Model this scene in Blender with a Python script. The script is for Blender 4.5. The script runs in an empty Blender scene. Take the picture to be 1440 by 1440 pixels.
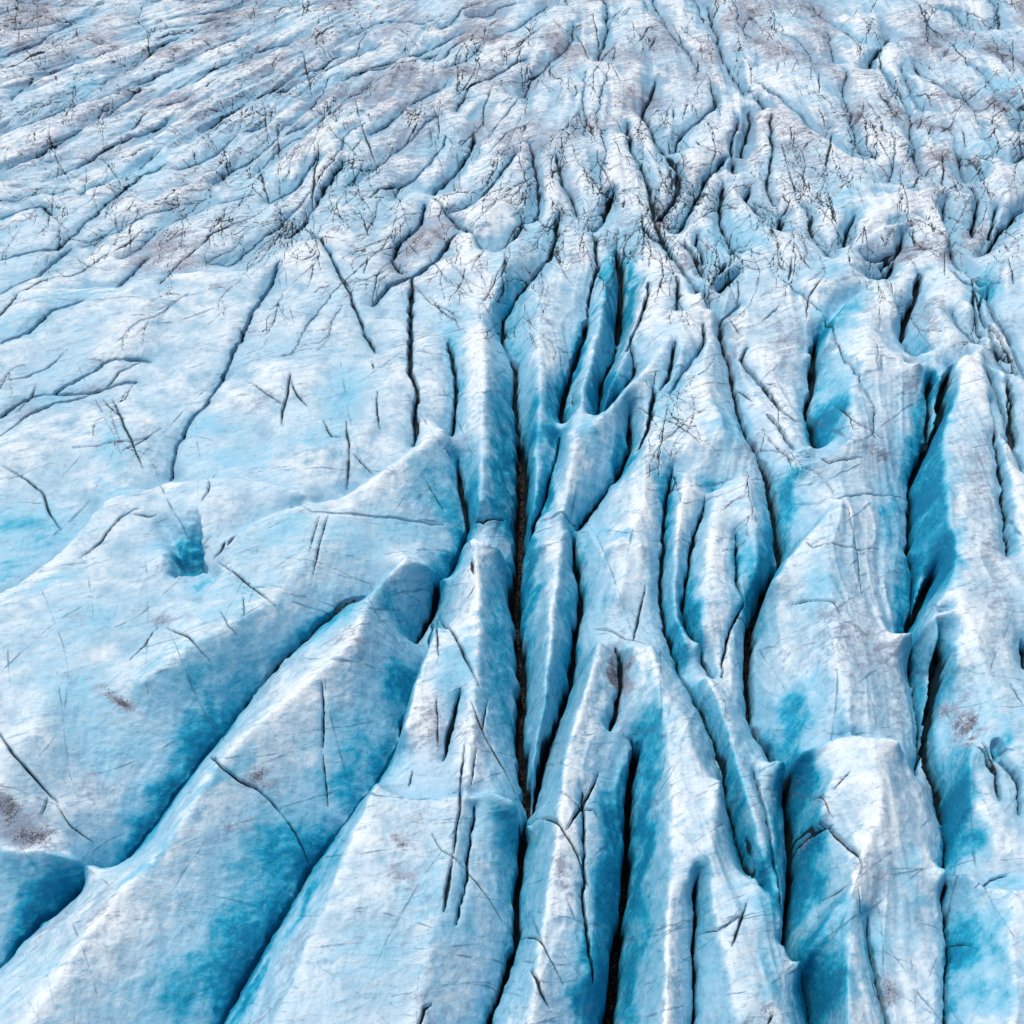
import bpy, math, random, heapq
import numpy as np

# ------------------------------------------------------------------ camera, sky, sun, exposure
sc = bpy.context.scene
H = 60.0                       # drone height above the mean ice surface (m)
PITCH = math.radians(43.0)     # camera looks this far below the horizon
FOV = math.radians(50.0)
cam_d = bpy.data.cameras.new('camera')
cam = bpy.data.objects.new('camera', cam_d)
sc.collection.objects.link(cam)
cam.location = (0, 0, H)
cam.rotation_euler = (math.pi / 2 - PITCH, 0, 0)
cam_d.sensor_width = 36.0
cam_d.sensor_fit = 'HORIZONTAL'
cam_d.lens = 18.0 / math.tan(FOV / 2)
cam_d.clip_start = 0.5
cam_d.clip_end = 5000
sc.camera = cam

SUN_EL = math.radians(68); SUN_AZ = math.radians(-40)      # azimuth from +Y towards +X
world = bpy.data.worlds.new("World"); sc.world = world; world.use_nodes = True
wn = world.node_tree
bg = wn.nodes['Background']
sky = wn.nodes.new('ShaderNodeTexSky'); sky.sky_type = 'NISHITA'; sky.sun_disc = False
sky.sun_elevation = SUN_EL; sky.sun_rotation = SUN_AZ
sky.air_density = 1.0; sky.dust_density = 3.0; sky.ozone_density = 1.0
wn.links.new(sky.outputs[0], bg.inputs[0]); bg.inputs[1].default_value = 0.10
sun_d = bpy.data.lights.new('sun', 'SUN'); sun_d.energy = 2.7; sun_d.angle = math.radians(16)
sun_d.color = (1.0, 0.95, 0.88)
sun = bpy.data.objects.new('sun', sun_d); sc.collection.objects.link(sun)
sun.rotation_euler = (math.pi / 2 - SUN_EL, 0, math.pi - SUN_AZ)
sc.view_settings.view_transform = 'Standard'; sc.view_settings.look = 'None'
sc.view_settings.exposure = -0.04; sc.view_settings.gamma = 1.0
sc.view_settings.use_curve_mapping = False
sc.cycles.max_bounces = 6; sc.cycles.diffuse_bounces = 4

# ------------------------------------------------------------------ mapping between the ground and the map grid
F = 720 / math.tan(FOV / 2)
cp, sp = math.cos(PITCH), math.sin(PITCH)
def px2world(px, py, z):
    xn = (px - 720) / F; yn = (720 - py) / F
    # ray = f + xn*right + yn*up
    dy = cp + yn * sp; dz = -sp + yn * cp
    t = (z - H) / dz
    return xn * t, dy * t
def world2g(X, Y):
    d = Y * cp + H * sp
    return 720 + F * X / d, (F / cp) * np.log(d)
def px2g(px, py, z):
    X, Y = px2world(px, py, z)
    return world2g(X, Y)
_, Q0 = px2g(720.0, 1650.0, 0.0)
_, Q1 = px2g(720.0, -110.0, 0.0)
U0, U1 = -170.0, 1610.0
S = 1.45                        # metres are not uniform here: one cell is about one photo pixel and a half
NU = int((U1 - U0) / S) + 1; NQ = int((Q1 - Q0) / S) + 1
MS = 3.0                       # coarse grid for the height solve
MU = int((U1 - U0) / MS) + 2; MQ = int((Q1 - Q0) / MS) + 2

rng = np.random.default_rng(7)
# ------------------------------------------------------------------ noise
def perlin(x, y, seed=0):
    r = np.random.default_rng(seed)
    ang = r.random((256, 256)).astype(np.float32) * (2 * np.pi)
    gx, gy = np.cos(ang), np.sin(ang)
    xi = np.floor(x).astype(np.int32); yi = np.floor(y).astype(np.int32)
    xf = (x - xi).astype(np.float32); yf = (y - yi).astype(np.float32)
    u = xf * xf * xf * (xf * (xf * 6 - 15) + 10); v = yf * yf * yf * (yf * (yf * 6 - 15) + 10)
    def g(i, j, dx, dy):
        a = (xi + i) & 255; b = (yi + j) & 255
        return gx[a, b] * dx + gy[a, b] * dy
    n0 = g(0, 0, xf, yf); n1 = g(1, 0, xf - 1, yf)
    m0 = n0 + u * (n1 - n0)
    n0 = g(0, 1, xf, yf - 1); n1 = g(1, 1, xf - 1, yf - 1)
    m1 = n0 + u * (n1 - n0)
    return (m0 + v * (m1 - m0)) * 1.5
def fbm(x, y, seed=0, octs=4, gain=0.5):
    s = 0; a = 1.0; t = 0
    for k in range(octs):
        s = s + a * perlin(x * 2 ** k, y * 2 ** k, seed + k * 13); t += a; a *= gain
    return s / t
def ss(e0, e1, x):
    t = np.clip((x - e0) / (e1 - e0), 0, 1); return t * t * (3 - 2 * t)

# ------------------------------------------------------------------ the survey of the ice: valleys, crests, steps, cracks
# points are read at survey tile (ox, oy), three counts to the unit
def T(ox, oy, s, txt):
    out = []
    for p in txt.split():
        a = p.split(','); out.append((ox + float(a[0]) / s, oy + float(a[1]) / s))
    return out
def A(txt): return T(0, 0, 1, txt)
def t1(s): return T(0, 0, 3, s)
def t2(s): return T(480, 0, 3, s)
def t3(s): return T(960, 0, 3, s)
def t4(s): return T(0, 480, 3, s)
def t5(s): return T(480, 480, 3, s)
def t6(s): return T(960, 480, 3, s)
def t7(s): return T(0, 960, 3, s)
def t8(s): return T(480, 960, 3, s)
def t9(s): return T(960, 960, 3, s)
def ta(s): return T(0, 0, 4, s)
def tb(s): return T(1160, 80, 5.143, s)
def tc(s): return T(900, 120, 5.143, s)
def td(s): return T(1140, 300, 4.8, s)
def te(s): return T(860, 360, 4.8, s)
def tf(s): return T(1240, 780, 7.2, s)
def tg(s): return T(1240, 980, 7.2, s)

VAL = []   # z0, z1, half gap, gap depth, shoulder width, shoulder depth, pts
def V(z0, z1, gap, gd, w, wd, pts):
    k = far_gain(pts); VAL.append((z0 * k * (1.12 if k < 1.05 else 1), z1 * k * (1.12 if k < 1.05 else 1), gap * (1.38 - .13 * k), gd, w * (.7 + .3 * k), wd * k * .9, pts))
CRE = []   # z0, z1, pts
def far_gain(pts):
    y = sum(p[1] for p in pts) / len(pts); t = min(1, max(0, (470 - y) / 380)); return 1 + 1.0 * t
def R(z0, z1, pts): CRE.append((z0, z1, pts))
STP = []   # z0, z1, drop, offset, pts : the front lip hides a hollow behind it
def P(z0, z1, drop, off, pts): STP.append((z0, z1, drop, off, pts))
CRK = []   # half width, depth, pts
def K(hw, d, pts): CRK.append((hw, d, pts))

# --- main crevasses
V(-1.2, -2.6, 2.2, .8, 9, .6, A('787,300 783,327 773,363 753,383 720,420 707,440 708,480 720,500'))
V(-2.6, -4.2, 3.5, 1.2, 13, .9, A('720,500 725,523 725,573 730,613'))
V(-4.2, -4.8, 8.0, 2.0, 14, 1.2, A('730,613 735,653 735,693 732,733 733,763 728,800 723,833 728,880'))
V(-4.8, -4.6, 7.0, 2.0, 14, 1.0, A('728,880 732,923 735,960 733,993 730,1037 735,1070 738,1103 742,1143'))
V(-4.6, -3.4, 4.5, 1.5, 12, .9, A('742,1143 735,1177 733,1217 725,1253 727,1283 726,1320 718,1347 703,1387 683,1440 655,1510 640,1580'))
V(-2.2, -5.2, 3.5, 1.5, 14, 1.0, A('645,640 648,680 657,707 657,733 647,770 637,800 620,833 603,867 580,907'))
V(-4.6, -3.6, 1.6, 1.2, 14, .9, A('607,870 603,913 593,953 577,983 563,1010 563,1030 527,1094 480,1155'))
V(-3.8, -5.0, 2.8, 1.5, 13, .9, A('480,1155 437,1213 400,1277 367,1337 333,1397 310,1440 270,1510 240,1590'))
V(-.9, -3.0, 3.4, 1.2, 10, .8, A('520,822 507,833 480,852 440,887 400,927 367,960'))
V(-3.2, -4.6, 2.2, 1.0, 16, 1.0, A('367,960 333,1003 283,1070 233,1133 183,1187 137,1227'))
V(-4.2, -4.6, 2.6, 1.2, 14, 1.0, A('137,1227 97,1257 53,1290 0,1343 -60,1395 -140,1450'))
V(-2.6, -5.0, 6.0, 2.6, 16, 1.3, A('892,1036 895,1053 888,1093 883,1160 882,1220 875,1280'))
V(-5.0, -5.6, 7.0, 2.4, 18, 1.3, A('875,1280 867,1337 863,1387 853,1440 842,1510 835,1590'))
V(-3.0, -3.4, 3.4, 1.2, 11, .9, A('885,585 887,623 868,667 847,690 830,713 810,743'))
V(-3.4, -4.6, 4.2, 1.5, 11, 1.0, A('808,753 808,790 817,827 815,863 808,897 802,960 787,1003 770,1050 763,1073 757,1107 747,1147'))
V(-1.6, -3.6, 4.0, 1.5, 12, .9, A('827,440 817,480 800,530 790,573 792,607'))
V(-1.0, -1.6, 2.2, .8, 10, .7, A('833,323 838,333 842,370 830,400 827,440'))
V(-1.0, -1.4, 2.2, 1.2, 12, .8, A('862,268 850,300 833,323'))
V(-2.8, -2.6, 1.8, .8, 8, .6, A('787,616 780,653 767,697 757,723 743,745'))
V(-1.0, -4.2, 5.0, 1.8, 14, 1.4, A('868,335 873,377 873,417 867,480'))
V(-4.2, -3.0, 2.2, .8, 12, .9, A('867,480 863,507 847,533 842,560 842,585'))
V(-1.8, -2.6, 2.0, .9, 9, .8, A('888,480 893,520 873,550 835,597'))
V(-1.6, -2.6, 2.6, 1.0, 9, .7, A('1003,433 1013,460 1015,480 1027,520 1037,567 1050,613 1070,640'))
V(-2.6, -3.4, 4.8, 1.6, 11, .9, A('1070,640 1077,667 1087,707 1093,747 1097,790'))
V(-3.4, -4.4, 5.6, 1.8, 13, 1.0, A('1097,790 1070,847 1053,880 1052,923 1053,960 1055,1003'))
V(-4.4, -4.4, 4.8, 1.8, 14, 1.0, A('1055,1003 1073,1040 1090,1070 1103,1120 1110,1160 1113,1213 1110,1260 1103,1300 1093,1352'))
V(-4.0, -4.8, 1.5, .8, 16, 1.0, A('1093,1352 1118,1372 1135,1400 1142,1440 1150,1500'))
V(-2.0, -3.6, 4.0, 1.6, 13, .9, A('1152,470 1142,500 1143,537 1135,577 1143,603 1150,640'))
V(-1.4, -3.8, 4.6, 1.8, 14, 1.0, A('1337,513 1327,540 1323,587 1310,613 1293,647 1280,680'))
V(-3.8, -4.0, 3.0, 1.2, 12, .9, A('1280,680 1282,733 1278,770 1287,797'))
V(-4.0, -4.4, 2.0, 1.2, 12, .9, A('1287,797 1285,840 1277,883 1265,905'))
V(-3.8, -4.2, 5.0, 1.8, 12, .9, A('1312,806 1297,840 1278,880'))
V(-4.4, -3.6, 2.0, 1.2, 11, .8, A('1265,905 1280,940 1283,960 1288,960 1293,1003 1295,1053 1288,1093'))
V(-2.0, -4.0, 5.0, 1.8, 11, .9, A('1317,893 1320,920 1317,960 1308,1010 1307,1067 1320,1103 1328,1157'))
V(-3.6, -2.6, 2.2, .9, 11, .8, A('1328,1157 1333,1193 1328,1223 1325,1260 1332,1297 1337,1343 1332,1370 1333,1440 1330,1520'))
V(-.8, -2.6, 4.0, 1.4, 12, .9, A('1297,373 1290,410 1273,443 1268,478'))
V(-2.6, -2.2, 1.5, .8, 10, .7, A('1268,478 1285,503 1300,507'))
V(-1.6, -2.6, 2.4, 1.0, 10, .8, A('947,653 937,697 932,780 930,833 937,880 952,928 957,950'))
V(-1.4, -2.4, 2.4, .9, 10, .8, A('992,707 978,743 970,790 960,847 967,880 990,927 1003,950'))
V(-1.2, -1.8, 1.5, .8, 9, .7, A('1037,747 1038,813 1047,840 1027,880 1018,913 1017,943'))
V(-2.0, -3.0, 2.2, .9, 10, .8, A('950,925 957,945 970,965 980,990 987,1000 1003,1037 1020,1093 1023,1130 1040,1193 1057,1237 1065,1267'))
V(-1.8, -2.4, 2.6, 1.2, 7, .5, A('977,1243 977,1293 975,1343 977,1393 975,1440 973,1520'))
V(-1.4, -2.2, 3.4, .8, 9, .9, A('867,903 872,930 872,960 868,997 857,1023'))
V(-.8, -2.2, 2.2, 1.0, 8, .7, A('630,480 637,513 643,547 640,587 630,623'))
V(-.8, -1.0, 3.0, .9, 6, .5, A('580,387 578,433 577,480 577,530 588,550 583,597 582,627'))
# right edge
V(-.8, -1.8, 1.6, 1.0, 9, .8, tb('975,640 990,760 1035,880 1080,950'))
V(-.9, -1.2, 2.0, 1.0, 8, .6, tb('1075,930 1105,1010 1110,1080 1080,1180 1080,1270'))
V(-.6, -1.4, 1.6, .9, 9, .7, tb('1190,550 1240,650 1280,720 1315,785 1400,730 1440,690'))
V(-1.0, -1.6, 2.6, 1.0, 10, .8, tb('1440,1070 1380,1120 1320,1190 1250,1270 1200,1360 1130,1420'))
V(-1.0, -1.8, 1.6, .9, 10, .8, tb('870,1050 855,1180 900,1300 920,1400 945,1440 980,1500 1030,1600'))
V(-1.0, -1.0, 2.0, .9, 8, .6, tb('1240,1080 1230,1170 1205,1270'))
V(-.4, -1.4, 1.8, 1.0, 10, .9, tb('235,1100 180,1190 150,1290 150,1400'))
V(-.8, -1.8, 1.8, .8, 10, .8, A('1340,370 1352,385 1370,395 1388,412 1400,440 1420,470 1430,500 1445,530'))
V(-.9, -1.6, 1.8, .8, 9, .7, A('1385,405 1378,430 1390,460 1397,480 1415,500 1430,515'))
V(-1.4, -2.2, 3.0, 1.0, 9, .8, A('1420,530 1425,560 1423,600 1430,640 1440,670'))
V(-1.5, -3.0, 4.0, 1.4, 9, .8, A('1442,895 1438,915 1442,950'))
V(-1.0, -1.8, 2.5, 1.0, 8, .7, A('1253,355 1240,370 1250,380 1238,396'))
# upper middle
V(-.7, -1.1, 2.2, .7, 8, .6, A('923,107 913,133 903,150 917,180 940,213 955,240 955,262 942,285 927,307'))
V(-.6, -1.2, 2.0, .7, 8, .6, A('883,167 887,207 903,233 915,267 922,307 943,353 975,395 1000,433'))
V(-.4, -1.0, 1.8, .6, 8, .6, A('747,200 755,240 760,280 753,300 740,310'))
V(-.3, -.9, 1.8, .6, 8, .6, A('727,207 693,253 673,273 647,290 627,297'))
V(-.3, -.8, 1.7, .6, 8, .5, A('783,213 790,253 803,270 813,297'))
V(-.4, -.9, 2.2, .7, 9, .6, A('667,180 660,207 643,230 623,250 607,267'))
V(-.6, -1.2, 1.6, .6, 9, .7, A('733,305 727,325 713,342 698,355'))
V(-.5, -.9, 2.0, .7, 7, .5, A('597,277 590,307 560,337 550,363 567,387'))
V(-.6, -.9, 2.6, .7, 9, .6, A('640,323 613,363 590,383 547,403 523,427'))
V(-.3, -.9, 1.8, .6, 7, .4, A('607,267 627,290 647,317 667,333 680,350'))
V(-.4, -1.0, 1.6, .7, 7, .5, A('393,367 373,407 353,440 337,477 333,480 313,523 293,567 267,593 250,623 237,670'))
V(-.5, -.8, 1.8, .6, 8, .5, A('480,225 455,260 430,310 403,333'))
V(-.4, -.8, 1.6, .5, 6, .3, A('437,325 460,353 477,383 500,433 517,473 530,495'))
V(-.6, -1.2, 1.8, .8, 8, .7, tc('540,0 560,70 530,150 400,250 300,320 240,470'))
V(-.7, -1.3, 2.2, .8, 9, .7, tc('270,570 280,700 240,800 180,890 110,960'))
V(-.7, -1.4, 2.4, .8, 9, .8, tc('620,490 560,580 470,660 430,760 370,870 330,950 260,1060'))
V(-.8, -1.5, 2.0, .9, 9, .8, tc('800,140 800,260 760,370 720,540'))
V(-.5, -1.2, 1.6, .7, 8, .6, tc('715,170 715,260 665,380 665,500 690,640'))
V(-.5, -1.3, 1.8, .8, 10, .8, tc('610,670 580,850 605,1000 650,1120 700,1210'))
V(-.5, -1.3, 2.4, .8, 11, .8, tc('800,690 775,800 830,850 900,960'))
V(-.3, -.8, 1.6, .6, 6, .4, tc('955,200 950,300 970,420 950,540 915,660 940,760 980,840'))
V(-.4, -1.6, 3.0, 1.2, 12, 1.0, tc('1035,870 1020,960 1015,1075'))
V(-.5, -1.2, 1.8, .8, 9, .7, tc('1210,830 1245,920 1240,1010 1290,1110 1360,1190 1390,1270'))
V(-.8, -1.6, 2.0, .8, 10, .9, tc('420,1030 410,1120 450,1200 455,1270'))
V(-.8, -1.6, 2.0, .8, 10, .9, tc('340,1110 400,1200 430,1280 460,1360'))
V(-.8, -1.8, 2.6, .9, 12, 1.0, tc('630,1230 580,1330 520,1430'))
V(-.8, -1.6, 2.4, .9, 8, .7, tc('720,1330 650,1400 600,1440 560,1490'))
V(-.6, -1.0, 2.2, .7, 8, .6, tc('860,60 890,110 910,175'))
V(-.5, -.9, 2.0, .7, 9, .6, t3('880,140 840,200 800,250 790,300'))
V(-.3, -.7, 1.4, .5, 7, .5, t3('110,0 140,110 160,200 210,290 270,380'))
V(-.8, -1.4, 2.4, .8, 8, .6, tc('0,980 25,990 90,1080 160,1110 210,1200'))
V(-1.0, -1.4, 2.4, .8, 7, .6, tc('0,590 40,640 75,740 100,870 110,960'))
V(-.6, -1.6, 2.0, .8, 8, .7, A('1003,433 1012,445 1025,440 1040,425'))
V(-1.0, -1.8, 2.0, .8, 8, .7, t6('280,0 250,60 300,120 370,210 430,290 480,320'))
V(-1.2, -2.0, 1.8, .8, 8, .6, t6('360,280 400,330 440,400 470,450'))

# close-set clefts at the right and in the middle distance
V(-.6, -1.4, 2.2, 1.0, 8, .8, td('340,270 440,280 560,260 620,200 610,150'))
V(-1.3, -1.8, 3.0, .8, 14, 1.0, td('560,290 540,360 480,400 400,440'))
V(-.9, -1.5, 1.6, .8, 9, .7, td('1030,350 1130,430 1200,500 1205,620'))
V(-.9, -1.8, 1.8, .9, 10, .8, td('1110,480 1110,600 1130,740 1150,810 1250,900 1300,1000 1340,1070 1400,1085'))
V(-.6, -1.2, 1.4, .7, 9, .7, td('970,660 1000,740 1070,800 1110,850 1160,870'))
V(-.6, -1.2, 1.6, .8, 7, .6, td('1215,700 1290,810 1350,900 1385,990 1390,1070'))
V(-2.4, -3.4, 3.0, 1.2, 7, .6, td('795,1150 800,1300 800,1440 790,1540'))
V(-1.0, -2.2, 2.0, .9, 8, .7, td('1180,1000 1230,1120 1280,1240 1330,1380 1340,1440 1350,1600'))
V(-1.0, -2.4, 2.8, 1.0, 7, .7, td('1345,1130 1345,1250 1370,1350 1380,1440 1385,1560'))
V(-.7, -1.6, 1.8, .9, 9, .8, te('250,130 240,250 200,370 150,480 110,590'))
V(-.6, -1.0, 1.8, .9, 7, .6, te('450,100 450,240 440,350'))
V(-.4, -.9, 1.8, .8, 7, .5, te('430,560 415,700 370,830 330,880'))
V(-.5, -1.0, 2.0, .9, 8, .6, te('625,430 630,560 540,700 450,830 390,910'))
V(-.8, -1.4, 2.2, .9, 8, .6, te('290,850 280,980 250,1130 190,1260'))
V(-.5, -.9, 1.6, .8, 8, .6, tg('1150,440 1200,600 1300,700 1380,820 1410,1000 1430,1150'))
V(-.5, -1.0, 2.2, .8, 7, .5, tg('1010,450 1080,590 1180,780 1230,1000'))
V(-.8, -1.6, 2.0, .9, 10, .8, A('1395,560 1405,640 1412,700 1420,780'))
V(-.9, -1.5, 1.8, .8, 9, .7, A('1110,1330 1100,1250 1088,1180 1075,1120 1062,1080'))
V(-1.6, -2.4, 2.4, 1.0, 9, .7, A('1220,1290 1228,1340 1238,1390 1250,1440 1260,1520'))
V(-1.0, -2.0, 1.6, .8, 10, .8, A('820,1110 822,1180 820,1260 828,1320 835,1370'))
V(-.6, -1.2, 1.8, .8, 7, .5, A('646,968 632,1030 622,1060'))
V(-.5, -1.0, 1.6, .7, 8, .6, A('640,1290 655,1230 660,1170 668,1130'))
# upper left: long furrows, shallow steps
for a, b, st in ((-.3,-.6,'0,360 43,350 77,343 97,323 133,300 173,267 207,243 233,230'),
                 (-.3,-.6,'0,417 50,383 83,353 97,340'), (-.2,-.5,'160,398 183,383 207,360'),
                 (-.2,-.5,'0,232 50,215 83,200 115,182'), (-.2,-.5,'60,205 110,180 140,160 178,135 210,112'),
                 (-.2,-.5,'70,245 110,228 150,205 185,190 213,178 235,165'), (-.3,-.6,'130,262 160,250 190,235 213,215'),
                 (-.2,-.4,'0,182 50,165 90,148 125,133'), (-.2,-.4,'125,140 170,120 220,100 268,80 310,62 350,38'),
                 (-.2,-.5,'140,107 180,88 215,65 250,50'), (-.3,-.5,'15,140 25,125 45,105 70,93 105,80'),
                 (-.2,-.4,'0,70 50,55 90,30 130,12'), (-.2,-.4,'20,36 60,30 100,22'),
                 (-.2,-.4,'285,175 320,150 360,130 410,105 450,92 480,70'), (-.2,-.4,'225,125 270,110 320,80 370,62 430,45'),
                 (-.2,-.4,'250,20 300,12 340,2'), (-.3,-.5,'250,235 290,215 330,185 370,172'),
                 (-.3,-.5,'110,270 140,255 180,252'), (-.2,-.4,'300,250 320,230 350,215 390,190 430,170'),
                 (-.3,-.6,'0,300 30,292 55,285 75,300'), (-.2,-.4,'370,130 420,110 470,92 530,60'),
                 (-.2,-.4,'480,108 540,90 600,62 660,38'), (-.2,-.4,'520,180 560,150 590,130 620,115'),
                 (-.3,-.5,'640,150 660,120 700,100 740,80'), (-.2,-.4,'680,50 730,35 770,0'),
                 (-.2,-.5,'380,275 420,250 445,220'), (-.2,-.4,'0,480 40,465 75,440 120,425'),
                 (-.3,-.6,'-60,620 0,583 30,560 60,545 130,540 190,530'), (-.2,-.4,'60,545 110,520 160,500 210,500')):
    V(a, b, 1.5, .35, 8, .45, A(st))
CRE.append((-1.3, -1.3, A('232,742 250,780 262,792')))
CRE.append((-1.0, -1.0, A('285,800 300,815')))
for p_ in ('200,700 190,760 200,820', '300,690 330,720', '230,850 300,850'): CRE.append((.1, .1, A(p_)))
# the smaller furrows that fill the far field between the surveyed ones
random.seed(11)
def field_dir(px, py):
    if px < 820: a = np.array([px - 820.0, (py + 120.0)])
    else: a = np.array([px - 820.0, (py + 800.0)])
    return a / np.hypot(*a)
taken = [p for v_ in VAL for p in v_[-1]]
for k in range(420):
    py = random.uniform(-40, 400) * random.uniform(.5, 1); px = random.uniform(-100, 1540)
    if px < 600 and py > 330: continue
    pts = [(px, py)]; wob = 0; step = 7 + py * .035
    for q in range(random.randint(8, 26)):
        a = field_dir(px, py); wob = .8 * wob + random.gauss(0, .17); th = math.atan2(a[1], a[0]) + wob + (.25 if px > 1000 else 0) * math.sin(px / 37.0)
        px += step * math.cos(th) * 1.1; py += step * math.sin(th) * .8; pts.append((px, py))
    if any((p[0] - t_[0]) ** 2 + (1.6 * (p[1] - t_[1])) ** 2 < (9 + p[1] * .02) ** 2 for p in pts for t_ in taken): continue
    taken += pts; s_ = random.uniform(.35, 1.0) * (.6 if pts[0][0] < 600 else 1)
    V(-.15, -1.05 * s_, random.uniform(.5, 1.5), .5 * s_, 8, .6 * s_, pts)
# --- crests
for a, b, st in (
    (0.2, 0.1, '663,345 675,400 680,480 682,530 680,580 678,630 672,690'),
    (-.2, -.4, '668,745 668,775 672,830 675,880 672,930 665,1000 660,1060 655,1110'),
    (0, -1.0, '755,390 757,480 760,540 757,590 750,625'),
    (-1.0, -1.2, '750,625 755,670 752,710'),
    (-.3, -.6, '862,345 847,440 833,510 820,540 818,565 803,600'),
    (-.6, -1.8, '885,485 873,513 850,560'),
    (0.2, -.3, '945,470 913,510 880,543 830,603'),
    (-.2, -1.6, '812,606 805,640 800,690 790,722'),
    (-.2, -1.0, '910,620 910,667 903,713 885,757 877,800 870,840'),
    (-.6, -.6, '798,740 787,780 780,830 777,880 770,930 768,985'),
    (-.6, -2.6, '768,985 757,1040 752,1075'),
    (0.1, -.2, '917,905 925,960 933,1010 940,1060 945,1110 945,1180 942,1250 938,1320 935,1440 932,1560'),
    (-.2, -1.2, '845,895 830,950 815,1000 800,1050 790,1110 785,1170 775,1230 765,1290 757,1350 748,1440 735,1540'),
    (-.3, -.3, '990,945 1003,960 1017,1003 1027,1047 1045,1093 1060,1150 1072,1215 1070,1290 1068,1350 1095,1420 1110,1540'),
    (-.4, -.6, '965,660 955,720 950,780 948,850 962,900'),
    (0.2, 0, '1230,400 1220,500 1197,547 1203,590 1210,610'),
    (0.2, -.2, '1187,698 1172,750 1165,800 1173,850 1175,920 1190,980 1200,1030'),
    (0.3, -.2, '1207,1036 1223,1057 1240,1100 1240,1143 1227,1173 1210,1207 1200,1243 1196,1300 1193,1360 1193,1440 1190,1560'),
    (0.2, 0, '1375,488 1357,517 1330,580 1327,630 1332,680 1340,747 1343,800 1350,850'),
    (0.3, -.5, '1375,485 1393,547 1412,613 1425,697 1435,760'),
    (0.1, -.5, '1347,855 1363,873 1380,923 1397,960 1410,993 1420,1020 1433,1060 1445,1120'),
    (-.5, -1.2, '1368,1043 1368,1093 1373,1130 1387,1165 1410,1200'),
    (-.2, -.6, '1427,1250 1423,1313 1427,1360 1420,1440 1415,1540'),
    (0.2, 0, '540,800 513,860 497,905 470,930 425,965 360,1025 305,1080 262,1150 212,1210 160,1260 120,1320 80,1380 40,1440 -40,1540'),
    (0.4, 0, '300,700 240,770 177,820 133,880 93,940 60,1000 20,1080 -40,1150'),
    (0.1, 0, '530,1100 505,1150 487,1200 458,1270 430,1330 405,1400 385,1440 350,1540'),
    (0, -.2, '610,870 585,950 565,1020'),
    (-.2, -.4, '640,1150 620,1250 600,1350 585,1440 560,1560'),
    (0, 0, '500,700 440,780 380,850 300,900 200,960'),
    (0, .1, '985,290 1000,240 1010,238 1030,262 1060,300 1100,340 1150,400 1190,385 1230,300'),
    (0, -.8, '1005,240 992,300 985,350'),
    (.1, .2, '745,195 700,260 660,330'), (0, .1, '765,210 775,270 785,300'),
    (0, 0, '730,330 700,400 690,430'), (.1, 0, '980,430 1000,380 1050,360'), (.1, -.3, '955,460 960,520 985,560 990,620'),
    (.1, 0, '1190,350 1230,300 1270,275 1320,290 1345,330'), (.1, 0, '1385,190 1400,230 1420,280'),
    (0, 0, '1390,390 1410,360 1440,330'), (.2, .1, '1310,410 1330,440 1345,470'),
    (.1, .1, '830,150 850,200 860,250'), (.1, .1, '905,160 870,200 870,260'), (.1, 0, '965,215 985,230'),
    (0, 0, '0,500 100,470 300,430'), (0, 0, '0,640 100,610 200,590'), (0, 0, '330,560 400,600 520,600'),
    (.1, .1, '250,330 320,300 400,290'), (0, 0, '430,200 520,220 560,250'), (.1, .1, '460,330 440,345 400,370'),
    (.2, .2, '1015,1090 1000,1180 1000,1260 1020,1330 1040,1440'), (0, 0, '960,1000 980,1080 990,1180 970,1240'),
    (-.4, -.6, '1010,680 1000,760 990,850 985,900'), (-.3, -.9, '1050,665 1060,740 1070,800'),
    (-.2, -.6, '1180,1080 1160,1110 1150,1150'),
    (-1.6, -2.2, '1140,660 1110,640 1115,645'),
    ): R(a, b, A(st))
for a, b, p_ in ((.4, -1.2, td('840,620 800,760 790,880 830,1000 840,1090')), (.5, .1, td('500,430 560,560 600,640')), (.2, -.2, te('650,560 620,750 630,900 700,1050 780,1200')),
                 (.1, -.5, tf('740,0 720,180 640,350 560,500')), (.2, -.3, tg('950,440 940,620 930,900 920,1050')), (.2, .2, tf('560,540 620,700 740,900 760,1100')),
                 (.2, 0, td('1040,560 1090,640')), (.2, -.1, td('1200,700 1240,820')), (.3, .1, te('20,60 60,20'))):
    R(a, b, p_)
# --- lips with a hollow behind
P(.2, .5, 2.2, 13, td('100,850 150,730 200,640 300,530 370,490 430,460 500,425'))
P(-.4, -.2, 1.6, 9, td('620,930 640,980 680,1000 730,1000 755,985'))
P(.1, -.4, 1.2, 9, td('1110,940 1160,870 1200,960 1260,1010 1330,1070'))
P(.2, .3, 1.0, 8, td('940,1040 1000,960 1045,930 1090,960'))
P(.2, .2, .8, 8, te('400,370 560,330 640,330 690,350'))
P(.1, .1, .8, 8, t1('600,870 700,800 850,765 960,720 1040,690'))
P(.1, .1, .8, 8, t1('560,1165 700,1150 900,1150 1060,1120 1190,1090'))
P(.1, .1, .8, 8, A('470,275 500,262 530,235 560,215'))
P(.1, .1, .7, 8, A('960,215 1000,200 1040,165'))
P(.1, .1, .7, 8, A('1060,150 1100,155 1150,180 1190,215'))
P(.1, .1, .8, 8, A('1000,255 1010,238 1030,255'))
P(.1, .1, .9, 9, A('1205,345 1240,320 1290,300 1330,318'))
P(.2, .2, 1.0, 9, A('1290,270 1330,258 1370,275'))
P(.1, .1, .7, 8, A('1240,60 1270,48 1320,55'))
P(.2, .2, 1.5, 16, A('-120,900 0,830 50,797 87,767 133,720 167,693'))
P(.2, .2, .6, 10, A('167,693 233,675 333,673 383,680 433,700'))
P(0, .1, 1.0, 16, A('320,770 370,735 420,715 480,695 573,640 613,607'))
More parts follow.
